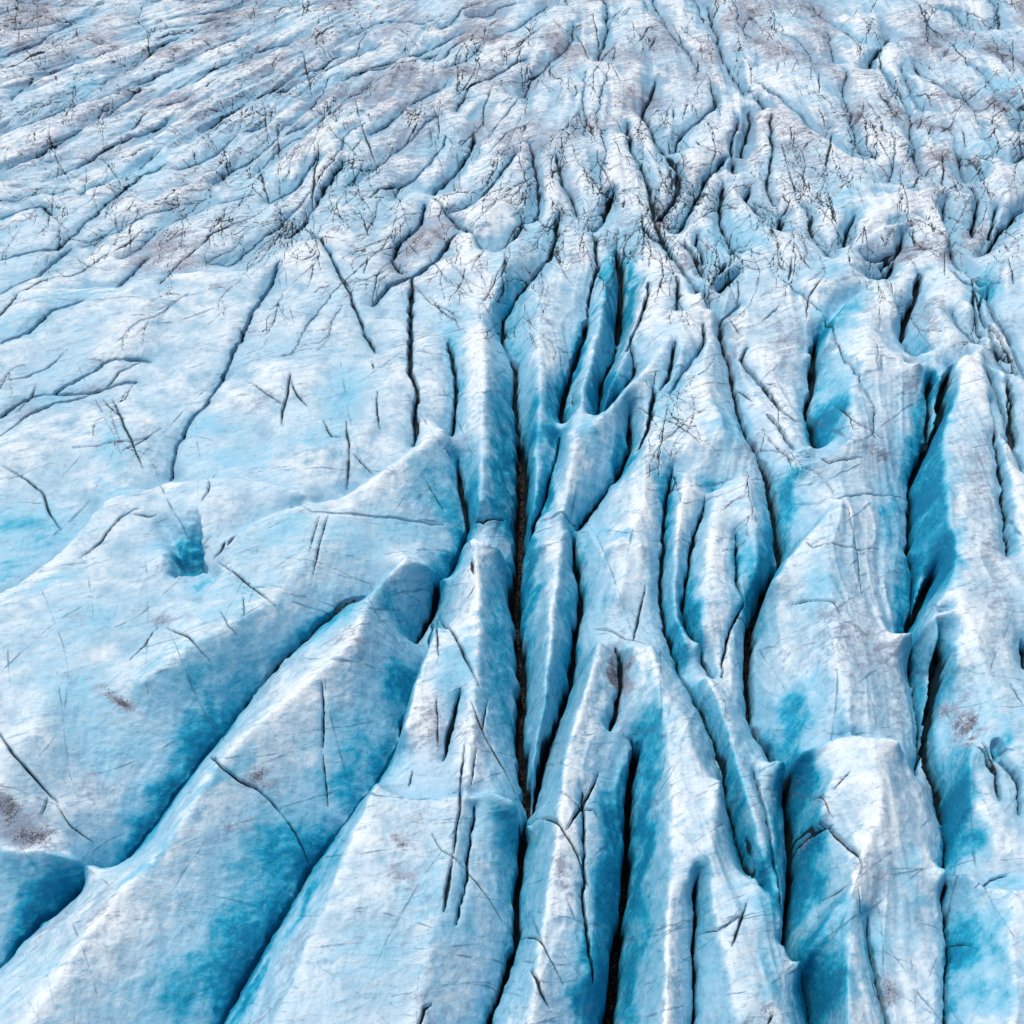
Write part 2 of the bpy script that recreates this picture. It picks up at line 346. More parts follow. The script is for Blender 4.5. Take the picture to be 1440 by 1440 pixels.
P(.1, .1, .5, 10, A('613,607 628,590'))
P(-.2, -.4, 1.4, 14, A('500,845 530,818 572,781'))
P(-.4, -.8, .9, 10, A('572,781 590,785 620,788'))
P(-.2, -.3, .8, 9, A('654,758 670,757 703,766'))
P(-.2, -.5, 1.1, 10, A('527,1097 540,1110 580,1120 620,1117 693,1115 720,1127 733,1137'))
P(-.2, -.4, 1.0, 10, A('812,604 800,607 792,610'))
P(-.4, -.8, 1.2, 10, A('760,760 780,748 798,738 805,742'))
P(-.3, -.5, .7, 8, A('868,765 878,757 895,757 902,765'))
P(.1, 0, 1.6, 14, A('1187,698 1147,740 1110,780 1093,813'))
P(-.2, .2, 1.6, 14, A('1127,653 1150,642 1177,630 1207,612'))
P(-.4, .2, 1.8, 12, A('1100,1062 1133,1050 1177,1033 1200,1030 1227,1037 1267,1038'))
P(-.4, -1.0, 1.8, 13, A('1197,1243 1180,1268 1160,1293 1140,1330 1127,1350'))
P(-2.4, -.4, 1.0, 9, A('1085,670 1100,655 1125,640 1143,625'))
P(-.6, 0, 1.6, 12, A('1277,885 1320,857 1347,853'))
P(-.9, -.4, 1.6, 12, A('1335,1215 1370,1227 1390,1247 1427,1247 1450,1250'))
P(-1.2, -1.4, .6, 8, A('0,1190 50,1187 100,1197 125,1212'))
P(-.4, -.2, .8, 8, A('918,905 905,908 880,905'))
P(-1.3, -.8, 1.6, 10, A('1003,690 1020,675 1045,665'))
P(-.2, -.2, .5, 7, A('200,885 230,877 215,885 180,930'))
P(-.2, .1, .9, 9, A('280,833 300,820 318,800'))
P(0, 0, .5, 9, A('0,425 60,412 160,402 200,385 300,380 380,373 420,340'))
P(.1, 0, .4, 7, A('-40,270 0,262 45,258 80,275 110,262 145,262 165,250'))
P(.1, .1, .3, 6, A('-40,200 0,185 50,167 100,145 140,128 200,110'))
P(.1, .1, .3, 6, A('190,290 240,262 290,250 325,235'))
P(.1, .1, .3, 6, A('140,200 190,175 240,150 300,140 360,112'))

# --- thin cracks on the surface
for hw, d, pts in (
    (2.0,.5,A('450,200 442,233 438,293')), (1.6,.5,t2('80,500 110,590 150,690')), (1.2,.4,t1('1275,210 1295,290 1315,390')),
    (1.4,.4,t1('1090,680 1110,760 1140,850')), (1.2,.4,t1('1170,820 1160,870')),
    (1.5,.5,A('410,715 440,720 480,721 530,724 580,727 623,730')), (1.8,.5,A('665,728 680,726 710,724')), (1.6,.5,A('758,728 775,725 800,727 812,732')),
    (2.2,.6,t7('0,220 60,310 130,380 200,460 240,500')), (2.4,.5,t7('890,330 930,360 1010,420 1080,450 1150,510 1200,575')),
    (1.4,.4,t7('1200,575 1250,640 1300,750')), (2.0,.5,t7('1360,0 1365,150 1362,280')), (1.2,.3,t7('1362,280 1375,420 1385,520')),
    (1.3,.3,t7('200,480 170,545')), (1.2,.3,t7('240,520 290,590 390,660')),
    (2.2,.6,t5('410,1150 460,1210 510,1290 550,1370 580,1440')), (1.6,.4,t5('400,1160 405,1250 410,1340')), (2.4,.5,t5('550,920 555,970 560,990')),
    (2.0,.4,t8('545,60 590,190 640,290 690,380 740,480')), (1.4,.3,t8('620,60 600,130 595,200')), (2.2,.5,t8('500,0 480,70 450,190 425,310')),
    (1.3,.3,t8('400,60 405,150 405,250')), (2.0,.5,t8('520,240 510,340 500,430 500,520 480,640 465,740')), (3.0,.6,t8('465,740 450,830 430,950')),
    (1.4,.3,t8('570,280 555,380 550,430')), (1.2,.3,t8('300,350 280,430')), (1.0,.25,t8('380,620 420,690 520,760 600,880 680,1000 730,1060')),
    (2.8,.6,t8('1085,380 1060,440 1010,520 950,630')), (2.0,.5,t8('810,585 870,580 940,640 1000,730 1020,800 1045,860')),
    (3.6,.6,t8('1018,620 1020,670')), (2.2,.5,t8('1015,830 1020,930 1035,1045')), (1.3,.3,t8('910,475 990,520 1060,540 1090,590')),
    (2.4,.5,t8('800,1210 840,1300 880,1370')), (1.2,.3,t8('740,1060 820,1080 880,1160 940,1280')), (2.8,.5,t8('380,1335 345,1350 330,1400 310,1440')),
    (1.4,.3,t8('730,1010 775,1020')), (1.8,.4,t5('1285,1030 1265,1110 1250,1180 1230,1260')), (1.4,.4,t5('1060,1215 1140,1225 1200,1250 1300,1275')),
    (1.5,.4,t5('1400,0 1390,110 1350,185')), (1.4,.4,t5('1330,120 1310,230 1300,330 1245,460')), (1.4,.3,t5('1190,270 1220,370')),
    (1.2,.3,t5('975,210 978,275')), (1.2,.3,t5('530,1090 560,1040')), (1.3,.3,t5('350,570 400,640 430,690')),
    (1.6,.3,t4('660,732 620,728 560,720')), (1.6,.4,t4('890,600 880,650 855,690')), (2.4,.5,t4('1000,835 965,875')), (2.2,.3,t4('960,860 930,900 905,930')),
    (1.8,.3,t4('920,940 1000,990 1080,1060 1190,1165')), (1.6,.3,t4('700,1205 780,1250 840,1310 890,1370')), (2.0,.3,t4('660,1200 610,1280 550,1345')),
    (2.4,.3,t4('470,230 530,370 560,440 600,530')), (1.3,.25,t4('430,230 480,290 530,340')), (1.2,.25,t4('520,480 600,430 680,375')), (1.0,.2,t4('260,450 400,450 560,440 650,400')),
    (2.0,.4,t4('20,540 120,590 180,640 210,730 260,800')), (2.6,.4,t4('1230,150 1210,240 1190,290 1190,350')), (1.8,.3,t4('1230,180 1250,230 1300,280')),
    (1.6,.3,t4('0,310 70,290 120,230 150,160')), (2.4,.5,t4('0,400 120,310 230,240 330,210 400,185 560,160')), (1.6,.3,t4('0,150 100,130 190,80 280,20')),
    (1.4,.3,t4('1040,180 1130,230 1200,270')), (1.2,.2,t4('930,1150 970,1220 1010,1270')), (1.0,.2,t4('1030,1080 1035,1200')),
    (1.0,.2,t4('1030,1050 1140,1050')), (1.4,.3,t4('1360,330 1400,400 1440,410')), (1.6,.4,t4('420,190 500,120 600,70')),
    (1.3,.3,t4('1390,720 1320,1010')), (1.2,.25,t4('1350,740 1310,900')), (1.6,.3,t4('330,900 420,830 500,740 580,690')),
    (1.6,.4,t5('440,440 465,470')), (1.8,.3,t5('1400,540 1410,570 1390,640')), (2.0,.35,t5('20,330 35,480 20,610')), (1.2,.25,t5('50,470 130,550')),
    (1.4,.3,t5('155,230 150,290 165,370')), (1.6,.3,t5('130,100 140,140')),
    (1.0,.25,t6('450,690 560,680 660,655 750,640 880,655 950,660')), (.9,.2,t6('440,900 550,870 720,875 830,880')), (1.4,.3,t6('500,520 620,510 760,500')),
    (1.0,.2,t6('700,690 740,900 760,1080')), (1.6,.3,t6('450,1110 560,1090 640,1100 680,1160')), (1.3,.3,t6('680,1180 740,1210 790,1260')),
    (1.4,.3,t6('190,180 240,200 300,250')), (1.6,.4,t6('1140,140 1100,230')), (1.4,.3,t6('100,640 90,720')), (1.4,.3,t6('200,1160 280,1200 310,1230')),
    (1.3,.3,t9('360,1440 380,1400')), (2.2,.5,t9('270,640 300,715')), (2.0,.4,t9('270,930 240,1020 210,1110')), (1.2,.3,t9('60,1060 150,1040 240,990')),
    (2.6,.6,t9('580,590 620,610 680,670 740,720 760,780')), (3.0,.5,t9('460,640 520,620 560,640 640,600')), (1.6,.4,t9('470,680 510,670 570,640')),
    (2.2,.5,t9('770,1040 790,1100 800,1180 820,1230')), (1.8,.4,t9('800,1250 820,1310 850,1340')), (1.0,.3,t9('740,860 750,960 770,1040')),
    (1.6,.4,t9('1270,240 1330,360 1355,480')), (1.4,.3,t9('590,920 650,890 700,850')), (1.2,.2,t9('550,480 620,540 640,570')), (1.0,.2,t9('640,450 710,370')),
    (1.4,.4,t9('1120,1090 1220,1110')), (1.2,.3,t9('1230,870 1300,830 1400,800')), (1.3,.3,t9('1380,0 1440,100')),
    # upper field
    (1.0,.3,t2('480,1130 495,1060 510,1020')), (1.4,.4,t2('700,1080 680,1150 685,1200 660,1240')), (1.4,.4,t2('1020,480 1050,540 1075,600')),
    (1.6,.4,t2('1195,830 1190,870')), (1.4,.4,t2('530,560 600,510 600,440 640,370')), (1.8,.4,t2('770,560 780,530')), (1.2,.3,t2('620,640 700,560 770,540 830,500')),
    (1.6,.4,t2('490,390 530,350 560,310')), (1.2,.3,t2('410,570 410,490 380,430')), (1.6,.4,t2('160,540 210,480 280,430 370,410')), (1.2,.3,t2('250,610 300,540 330,480')),
    (1.6,.4,t2('705,240 760,190 800,150 850,110')), (1.2,.3,t2('800,150 770,90')), (1.2,.3,t2('600,150 610,110 690,60')), (1.4,.4,t2('985,110 1020,180 1050,260')),
    (1.6,.4,t2('1060,260 1130,210 1170,160')), (1.2,.3,t2('1060,50 1080,130 1090,180')), (1.4,.4,t2('1060,270 1090,300 1140,330')), (1.2,.3,t2('1140,260 1170,330 1220,350')),
    (1.6,.4,t2('1330,140 1300,200')), (1.4,.3,t2('1250,170 1300,110 1380,90')), (1.3,.3,t2('880,260 880,320')), (1.4,.3,t2('700,350 770,330 840,290 960,240')),
    (1.2,.3,t2('800,370 740,420 690,490 640,540 605,600')), (1.4,.4,t2('980,350 1000,390')), (1.2,.3,t2('1000,380 980,400')), (1.0,.3,t2('1100,440 1160,500 1210,560')),
    (1.0,.3,t2('0,250 60,220 90,150 130,90')), (1.2,.3,t2('440,230 400,260 300,310')), (1.2,.3,t2('0,320 100,290 230,240 360,190')),
    (1.2,.3,t2('460,190 510,170 600,150')), (1.6,.4,t2('1270,880 1280,1000 1270,1040')), (1.2,.3,t2('0,1160 40,1230')), (1.4,.3,t2('110,1070 95,1170')),
    (1.4,.4,t2('120,830 160,790 240,760')), (1.2,.3,t2('90,900 110,970 60,990')), (1.0,.3,t2('130,1280 150,1180 210,1100')), (1.0,.3,t2('280,1010 320,1060')),
    (1.2,.3,t2('180,1060 290,1030')), (1.0,.3,t2('1290,1160 1250,1230')), (1.3,.3,t3('575,300 580,360 570,400')), (1.0,.3,t3('575,440 610,520')),
    (1.3,.3,t3('860,0 940,40 1020,80 1100,130 1160,210 1220,280 1280,340')), (1.0,.3,t3('780,70 840,100')), (1.0,.3,t3('820,0 790,60')), (1.2,.3,t3('540,70 600,20')),
    (1.4,.3,t3('1150,20 1220,40 1300,80 1350,90')), (1.0,.3,t3('1400,150 1400,300')), (1.6,.5,t3('100,300 130,370 140,430')), (1.4,.3,t3('320,380 345,450')),
    (1.0,.3,t3('150,105 210,80 270,70')), (1.2,.3,t3('690,120 730,190 760,240')), (1.2,.3,t3('440,20 470,60')), (1.2,.3,tb('680,120 760,150 830,180')),
    (1.6,.4,tb('460,200 530,210 570,240 610,240')), (1.4,.3,tb('620,240 720,240 800,260 900,270 950,310')), (1.2,.3,tb('0,520 60,520 160,500')), (1.4,.4,tb('60,530 40,620 10,740')),
    (1.4,.4,tb('150,540 230,610 290,710')), (1.3,.3,tb('230,600 290,550 400,560')), (1.4,.4,tb('440,990 530,970 640,940 680,870 770,810 880,770')), (1.8,.5,tb('855,680 860,800 855,990')),
    (1.4,.4,tb('855,970 950,930')), (1.6,.4,tb('530,650 600,610 700,620 800,600')), (1.4,.3,tb('1100,400 1180,350 1240,310 1440,250')), (1.4,.3,tb('1210,480 1220,430 1300,370')),
    (1.2,.3,tb('1330,610 1400,510')), (1.2,.3,tb('1370,630 1430,530')), (1.6,.4,tb('1000,500 1015,560 1025,620')), (1.2,.3,tb('715,400 700,450 680,490')),
    (1.2,.3,tb('820,550 900,480 970,440')), (1.6,.4,tb('780,470 750,550')), (1.4,.4,tb('1050,870 1100,830 1140,800')), (1.4,.3,tb('360,240 430,290 510,380')),
    (1.0,.3,tb('290,280 360,370 430,430')), (1.0,.3,tb('20,1000 50,1100 70,1180')), (1.0,.3,tb('450,690 500,770')), (2.6,.6,tb('280,1415 400,1430 520,1390 560,1290')), (1.6,.4,tb('560,1400 700,1380 790,1370')),
    (1.4,.4,tb('640,1260 660,1360 740,1370')), (1.4,.4,tb('770,1190 790,1260')), (1.2,.3,tb('410,1290 440,1350')),
    (1.2,.3,tc('1090,290 1105,380')), (1.2,.3,tc('1030,400 1050,500 1150,590')), (1.4,.4,tc('1390,330 1380,440 1340,580 1320,650')), (1.4,.3,tc('1080,620 1120,760')),
    (1.6,.4,tc('1100,1250 1080,1400')), (1.2,.3,tc('1220,700 1230,780')), (1.0,.3,tc('1350,740 1390,850 1420,990')), (1.6,.4,tc('250,150 240,220')), (1.2,.3,tc('350,100 310,240')),
    (1.6,.4,tc('400,370 460,450')), (1.6,.4,tc('210,370 230,460')), (1.6,.4,tc('620,500 600,570 580,560')), (1.2,.3,tc('1040,790 1080,830 1050,880')), (1.0,.3,tc('860,1220 960,1200')),
    (1.4,.4,tc('1340,1370 1280,1440 1230,1500 1210,1600 1200,1700')), (1.2,.3,tc('50,430 100,520 160,560')),
    (1.3,.35,t3('410,1285 340,1350')), (1.2,.3,t3('230,1170 240,1230 230,1280')), (1.2,.3,t3('870,1170 890,1230')),
    (1.4,.4,t3('1110,1060 1110,1160')), (1.6,.4,t3('1200,1120 1250,1240 1260,1330')), (1.3,.3,t3('1380,1080 1400,1200')), (1.4,.4,t3('130,1300 160,1360 170,1400')),
    (1.5,.4,t3('1230,1150 1240,1300 1260,1430')), (1.2,.3,t3('200,1340 250,1420')), (1.0,.3,t3('90,1350 90,1440')),
    (1.4,.3,t3('300,690 370,680')),
    ): K(hw, d, pts)

# ------------------------------------------------------------------ raster helpers
def dens(pts, step=1.0):
    p = np.array(pts, float); seg = np.hypot(*(p[1:] - p[:-1]).T); L = np.concatenate([[0], np.cumsum(seg)])
    n = max(2, int(L[-1] / step)); t = np.linspace(0, L[-1], n)
    return np.interp(t, L, p[:, 0]), np.interp(t, L, p[:, 1]), t / L[-1]
accs = np.zeros((MQ, MU)); accw = np.zeros((MQ, MU))
def put(px, py, z):
    U, Q = px2g(px, py, z)
    i = np.round((U - U0) / MS).astype(int); j = np.round((Q - Q0) / MS).astype(int)
    ok = (i >= 0) & (i < MU) & (j >= 0) & (j < MQ)
    np.add.at(accs, (j[ok], i[ok]), z[ok]); np.add.at(accw, (j[ok], i[ok]), 1.0)
for z0, z1, pts in CRE:
    x, y, t = dens(pts); put(x, y, z0 + (z1 - z0) * t)
for z0, z1, g, gd, w, wd, pts in VAL:
    x, y, t = dens(pts); put(x, y, z0 + (z1 - z0) * t)
for z0, z1, drop, off, pts in STP:
    x, y, t = dens(pts); z = z0 + (z1 - z0) * t; taper = np.minimum(1, 4 * np.minimum(t + .08, 1.08 - t))
    put(x, y, z)
    # the foot of the hollow lies behind the lip, further from the valley side
    X, Y = px2world(x, y, z); zz = z - drop * taper
    U, Q = world2g(X, Y); nx = np.gradient(Q); nu = np.gradient(U); l = np.hypot(nx, nu) + 1e-6
    n1, n2 = -nx / l, nu / l
    s_ = np.where(n2 < 0, -1, 1); U2 = U + n1 * s_ * off; Q2 = Q + n2 * s_ * off
    i = np.round((U2 - U0) / MS).astype(int); j = np.round((Q2 - Q0) / MS).astype(int)
    ok = (i >= 0) & (i < MU) & (j >= 0) & (j < MQ)
    np.add.at(accs, (j[ok], i[ok]), zz[ok]); np.add.at(accw, (j[ok], i[ok]), 1.0)
# solve the membrane coarse to fine, pulled weakly to a gentle base
levels = [(accs, accw)]
while min(levels[-1][0].shape) > 24:
    s, w = levels[-1]
    def dn(a):
        a = np.pad(a, ((0, a.shape[0] % 2), (0, a.shape[1] % 2))); return a.reshape(a.shape[0] // 2, 2, a.shape[1] // 2, 2).sum((1, 3))
    levels.append((dn(s), dn(w)))
h = None
for li in range(len(levels) - 1, -1, -1):
    s, w = levels[li]; con = w > 0; val = np.where(con, s / np.maximum(w, 1e-9), 0)
    if h is None: h = np.full(s.shape, -.3)
    else: h = np.repeat(np.repeat(h, 2, 0), 2, 1)[:s.shape[0], :s.shape[1]]
    pull = 2e-5 * 4 ** li
    for it in range(300 if li else 160):
        hp = np.pad(h, 1, mode='edge')
        h = (hp[:-2, 1:-1] + hp[2:, 1:-1] + hp[1:-1, :-2] + hp[1:-1, 2:] - 4 * pull * .25) / (4 + 4 * pull)
        h[con] = val[con]
for it in range(3):
    hp = np.pad(h, 1, mode='edge'); h = .5 * h + .125 * (hp[:-2, 1:-1] + hp[2:, 1:-1] + hp[1:-1, :-2] + hp[1:-1, 2:])
def blur(a, n):
    for it in range(n):
        ap = np.pad(a, 1, mode='edge'); a = .2 * a + .15 * (ap[:-2, 1:-1] + ap[2:, 1:-1] + ap[1:-1, :-2] + ap[1:-1, 2:]) + .05 * (ap[:-2, :-2] + ap[2:, 2:] + ap[:-2, 2:] + ap[2:, :-2])
    return a
# crests are rounded by melt, valley lines and lips keep their edge
keep = np.zeros_like(h)
for lst in (VAL, STP):
    for v_ in lst:
        x, y, t = dens(v_[-1]); U, Q = px2g(x, y, v_[0] + (v_[1] - v_[0]) * t)
        i = np.clip(np.round((U - U0) / MS).astype(int), 0, MU - 1); j = np.clip(np.round((Q - Q0) / MS).astype(int), 0, MQ - 1); keep[j, i] = 1
keep = np.clip(blur(keep, 14) * 9, 0, 1)
h = keep * h + (1 - keep) * blur(h, 1)
M = blur(h, 1).astype(np.float32)
def samp(A_, gi, gj):
    gi = np.clip(gi, 0, A_.shape[1] - 1.001); gj = np.clip(gj, 0, A_.shape[0] - 1.001)
    i = gi.astype(int); j = gj.astype(int); a = gi - i; b = gj - j
    return ((1 - a) * (1 - b) * A_[j, i] + a * (1 - b) * A_[j, i + 1] + (1 - a) * b * A_[j + 1, i] + a * b * A_[j + 1, i + 1])
def on_surface(px, py):
    """ground position seen at a survey point: march down the sight line until it meets the ice"""
    px = np.asarray(px, float); py = np.asarray(py, float)
    res = np.full(px.shape, -9.0); done = np.zeros(px.shape, bool)
    for z in np.arange(1.5, -9, -.1):
        U, Q = px2g(px, py, z)
        hh = samp(M, (U - U0) / MS, (Q - Q0) / MS)
        hit = (~done) & (hh >= z); res[hit] = z; done |= hit
    return px2g(px, py, res) + (res,)

# ------------------------------------------------------------------ the fine grid
Ug = (U0 + S * np.arange(NU)).astype(np.float32); Qg = (Q0 + S * np.arange(NQ)).astype(np.float32)
UU, QQ = np.meshgrid(Ug, Qg)
d = np.exp(QQ * (cp / F)); YY = (d - H * sp) / cp; XX = (UU - 720) * d / F
WU = 2.6 * perlin(UU / 26, QQ / 26, 3) + 1.3 * perlin(UU / 9, QQ / 9, 4)
WQ = 2.6 * perlin(UU / 26, QQ / 26, 5) + 1.3 * perlin(UU / 9, QQ / 9, 6)
GU = UU + WU; GQ = QQ + WQ
Z = samp(M, (UU + .6 * WU - U0) / MS, (QQ + .6 * WQ - Q0) / MS).astype(np.float32)
def near(U, Q, R_, wf=1.0):
    """distance (map units) and run (0..1) to a polyline, inside its window"""
    i0 = max(0, int((U.min() - R_ - U0) / S)); i1 = min(NU, int((U.max() + R_ - U0) / S) + 2)
    j0 = max(0, int((Q.min() - R_ - Q0) / S)); j1 = min(NQ, int((Q.max() + R_ - Q0) / S) + 2)
    if i0 >= i1 or j0 >= j1: return None
    x = UU[j0:j1, i0:i1] + wf * WU[j0:j1, i0:i1]; y = QQ[j0:j1, i0:i1] + wf * WQ[j0:j1, i0:i1]
    best = np.full(x.shape, 1e6, np.float32); run = np.zeros(x.shape, np.float32)
    L = np.concatenate([[0], np.cumsum(np.hypot(np.diff(U), np.diff(Q)))]); tot = L[-1] + 1e-6
    for k in range(len(U) - 1):
        a0 = max(0, int((min(U[k], U[k + 1]) - R_ - U0) / S) - i0 - 2); a1 = int((max(U[k], U[k + 1]) + R_ - U0) / S) + 4 - i0
        b0 = max(0, int((min(Q[k], Q[k + 1]) - R_ - Q0) / S) - j0 - 2); b1 = int((max(Q[k], Q[k + 1]) + R_ - Q0) / S) + 4 - j0
        if a1 <= 0 or b1 <= 0 or a0 >= x.shape[1] or b0 >= x.shape[0]: continue
        xs = x[b0:b1, a0:a1]; ys = y[b0:b1, a0:a1]
        ex, ey = U[k + 1] - U[k], Q[k + 1] - Q[k]; l2 = ex * ex + ey * ey + 1e-9
        t = np.clip(((xs - U[k]) * ex + (ys - Q[k]) * ey) / l2, 0, 1)
        dd = np.hypot(xs - U[k] - t * ex, ys - Q[k] - t * ey)
        m = dd < best[b0:b1, a0:a1]
        best[b0:b1, a0:a1][m] = dd[m]; run[b0:b1, a0:a1][m] = ((L[k] + t * math.sqrt(l2)) / tot)[m]
    return slice(j0, j1), slice(i0, i1), best, run
shoulder = np.zeros_like(Z); gapd = np.zeros_like(Z); crack = np.zeros_like(Z); vnear = np.zeros_like(Z)
silt = np.zeros_like(Z); gapn2 = fbm(UU / 30, QQ / 30, 14, 3)
gapn = 1 + .55 * perlin(UU / 22, QQ / 22, 11) + .2 * perlin(UU / 8, QQ / 8, 12)
for z0, z1, g, gd, w, wd, pts in VAL:
    p = np.array(pts); zz = np.linspace(z0, z1, len(p)); U, Q = px2g(p[:, 0], p[:, 1], zz)
    r = near(U, Q, w * 4)
    if r is None: continue
    sj, si, dist, run = r
    n = gapn[sj, si]
    np.maximum(shoulder[sj, si], wd * np.exp(-dist / w), out=shoulder[sj, si])
    g_ = g * n * np.minimum(1, .35 + 8 * np.minimum(run, 1 - run))
    np.maximum(gapd[sj, si], gd * (1 - ss(.55, 1.15, dist / np.maximum(g_, .3))), out=gapd[sj, si])
    np.maximum(crack[sj, si], (1 - ss(.62, 1.15, dist / np.maximum(g_, 1.0))), out=crack[sj, si])
    if pts[0][1] < 470: np.maximum(silt[sj, si], min(.8, 7 * wd / 8) * np.exp(-dist / 4.0) * np.clip(.5 + 1.8 * gapn2[sj, si], 0, 1), out=silt[sj, si])
    np.maximum(vnear[sj, si], np.exp(-dist / (w * .9)) * min(1, abs(z0 + z1) / 6), out=vnear[sj, si])
# thin cracks, traced and strewn
random.seed(5)
clus = [(random.uniform(-50, 1500), random.uniform(-30, 330)) for _ in range(95)] + [(1210,155),(1260,150),(1320,180),(1400,145),(1300,240),(1330,300),(960,350),(920,300),(600,330),(560,370),(250,350),(1290,350),(1340,440),(1060,630),(1030,500),(1240,130),(880,330),(430,320),(490,150),(620,150)]
strewn = []
for k in range(760):
    py = random.random() ** 1.3 * 620 - 40; px = random.uniform(-60, 1500)
    if random.random() < .55:
        c_ = random.choice(clus); px = c_[0] + random.gauss(0, 34); py = c_[1] + random.gauss(0, 16)
    elif py > 440 and random.random() < .7: continue
    if px < 560 and py > 330 and random.random() < .6: continue
    def walk(px, py, th, n, st, wid, dep, lvl):
        pts = [(px, py)]
        for q in range(n):
            th += random.gauss(0, .13) + (.4 * random.choice((-1, 1)) if random.random() < .12 else 0)
            px += st * math.cos(th); py += st * math.sin(th) * .8; pts.append((px, py))
            if lvl < 2 and random.random() < (.28 if lvl == 0 else .16):
                walk(px, py, th + random.choice((-1, 1)) * random.uniform(.3, .75), random.randint(3, 7), st * .9, wid * .7, dep * .6, lvl + 1)
        strewn.append((wid, dep, pts))
    a = field_dir(px, py); th = math.atan2(a[1], a[0]) + random.gauss(0, .38) + (random.choice((-1, 1)) * 1.2 if random.random() < .2 else 0)
    walk(px, py, th, random.randint(6, 22), random.uniform(4, 7) * (.6 + py / 700), random.uniform(.35, 1.15), random.uniform(.1, .35), 0)
hair = np.zeros_like(Z); line = np.zeros_like(Z)
# old healed cracks and ash bands: thin straight-ish lines crossing the ridges, no depth
bands = []
for k in range(850):
    py = random.uniform(60, 1460); px = random.uniform(-40, 1480)
    if py < 380 and random.random() < .5: continue
    L_ = random.uniform(40, 260) * (.35 + py / 1100); th = random.gauss(-.06, .13) if random.random() < .62 else random.choice((random.gauss(-.75, .2), random.gauss(1.0, .25), random.gauss(1.5, .12)))
    n = max(3, int(L_ / 12)); bend = random.gauss(0, .02); pts = [(px, py)]
    for q in range(n): th += bend + random.gauss(0, .05); px += 12 * math.cos(th); py += 12 * math.sin(th); pts.append((px, py))
    bands.append((random.uniform(.5, 1.3), random.uniform(.15, .95) ** 1.5, pts))
for lst, arr in ((CRK, crack), (strewn, hair), (bands, line)):
    for hw, dp, pts in lst:
        p = np.array(pts); U, Q, zz = on_surface(p[:, 0], p[:, 1])
        if np.abs(np.diff(U)).max() > 120 or np.abs(np.diff(Q)).max() > 160: continue
        r = near(U, Q, 9, .45 if arr is not line else .25)
        if r is None: continue
        sj, si, dist, run = r
        g_ = .62 * hw * gapn[sj, si] * np.minimum(1, .15 + 3 * np.minimum(run, 1 - run)) + .25
        prof = 1 - ss(.45, 1.6, dist / g_)
        if arr is line:
            prof = dp * (1 - ss(.2, 2.6, dist / g_)) * np.clip(.5 + 1.2 * gapn2[sj, si], 0, 1); np.maximum(arr[sj, si], prof, out=arr[sj, si]); continue
        np.maximum(gapd[sj, si], .75 * dp * prof, out=gapd[sj, si])
        np.maximum(shoulder[sj, si], dp * .22 * np.exp(-dist / 4), out=shoulder[sj, si])
        np.maximum(arr[sj, si], prof, out=arr[sj, si])
        if arr is hair: np.maximum(silt[sj, si], .55 * np.exp(-dist / 4.5) * np.clip(.6 + 1.4 * gapn2[sj, si], 0, 1), out=silt[sj, si])

# flow coordinate: across and along the furrows
PXn = UU; 
Yc = H * (cp * 0 + 1)
pyn = 720 - F * (YY * sp - H * cp) / d
bl = ss(-260, 260, UU - 820)
phiL = (UU - 820) / np.maximum(pyn + 170, 30) ; phiR = (UU - 820) / (pyn + 800)
PHI = ((1 - bl) * phiL * 4.0 + bl * phiR * 22.0).astype(np.float32)
PSI = (YY / 9).astype(np.float32)
upper = ss(430, 120, pyn); upl = upper * ss(760, 420, UU)
n1 = fbm(PHI * 1.9 + .5 * perlin(XX / 14, YY / 18, 40), PSI * .25, 21, 3)
n2 = fbm(PHI * 4.2 + .7 * perlin(XX / 8, YY / 10, 41), PSI * 1.1, 22, 3)
n3 = fbm(XX / 7, YY / 12, 23, 3)
Z += (1 - .45 * ss(170, 0, pyn)) * (upl * (-1.45 * np.abs(n1) ** .8 + .32 - .3 * np.abs(n2)) + (upper - upl) * (-.7 * np.abs(n1) + .2)) + upper * .9 * fbm(XX / 16, YY / 22, 44, 2) - upper * .45 * np.abs(n3)
Z += (.08 + .12 * upper) * fbm(XX / 1.5, YY / 2.6, 37, 4)
fl = fbm((UU - 820) / np.maximum(pyn + 170, 60) * 20 * (1 - bl) + bl * (UU - 820) / (pyn + 800) * 34 + .8 * perlin(XX / 9, YY / 9, 42), PSI * .5, 24, 3)
Z += (1 - upper) * (-.48 * np.abs(fl) ** .9 + .08) * (.12 + .88 * ss(600, 800, UU)) + 1.35 * (1 - bl) * (1 - upper) * fbm(XX / 13, YY / 15, 43, 2)
Z += .35 * fbm(XX / 7, YY / 9, 31, 3) + .10 * fbm(XX / 1.6, YY / 2.4, 32, 3)
# rough weathered rind, running across the ridges
rw = .5 + .5 * perlin(XX / 9, YY / 9, 33)
Z += -.05 * np.abs(fbm((XX + .3 * YY) / 2.2 + .5 * n2, YY / .8, 35, 3)) * (0.6 + rw) - .10 * ss(.1, .6, rw) * np.abs(fbm(XX / .9, YY / 1.3, 36, 3))
sink = np.zeros_like(Z)
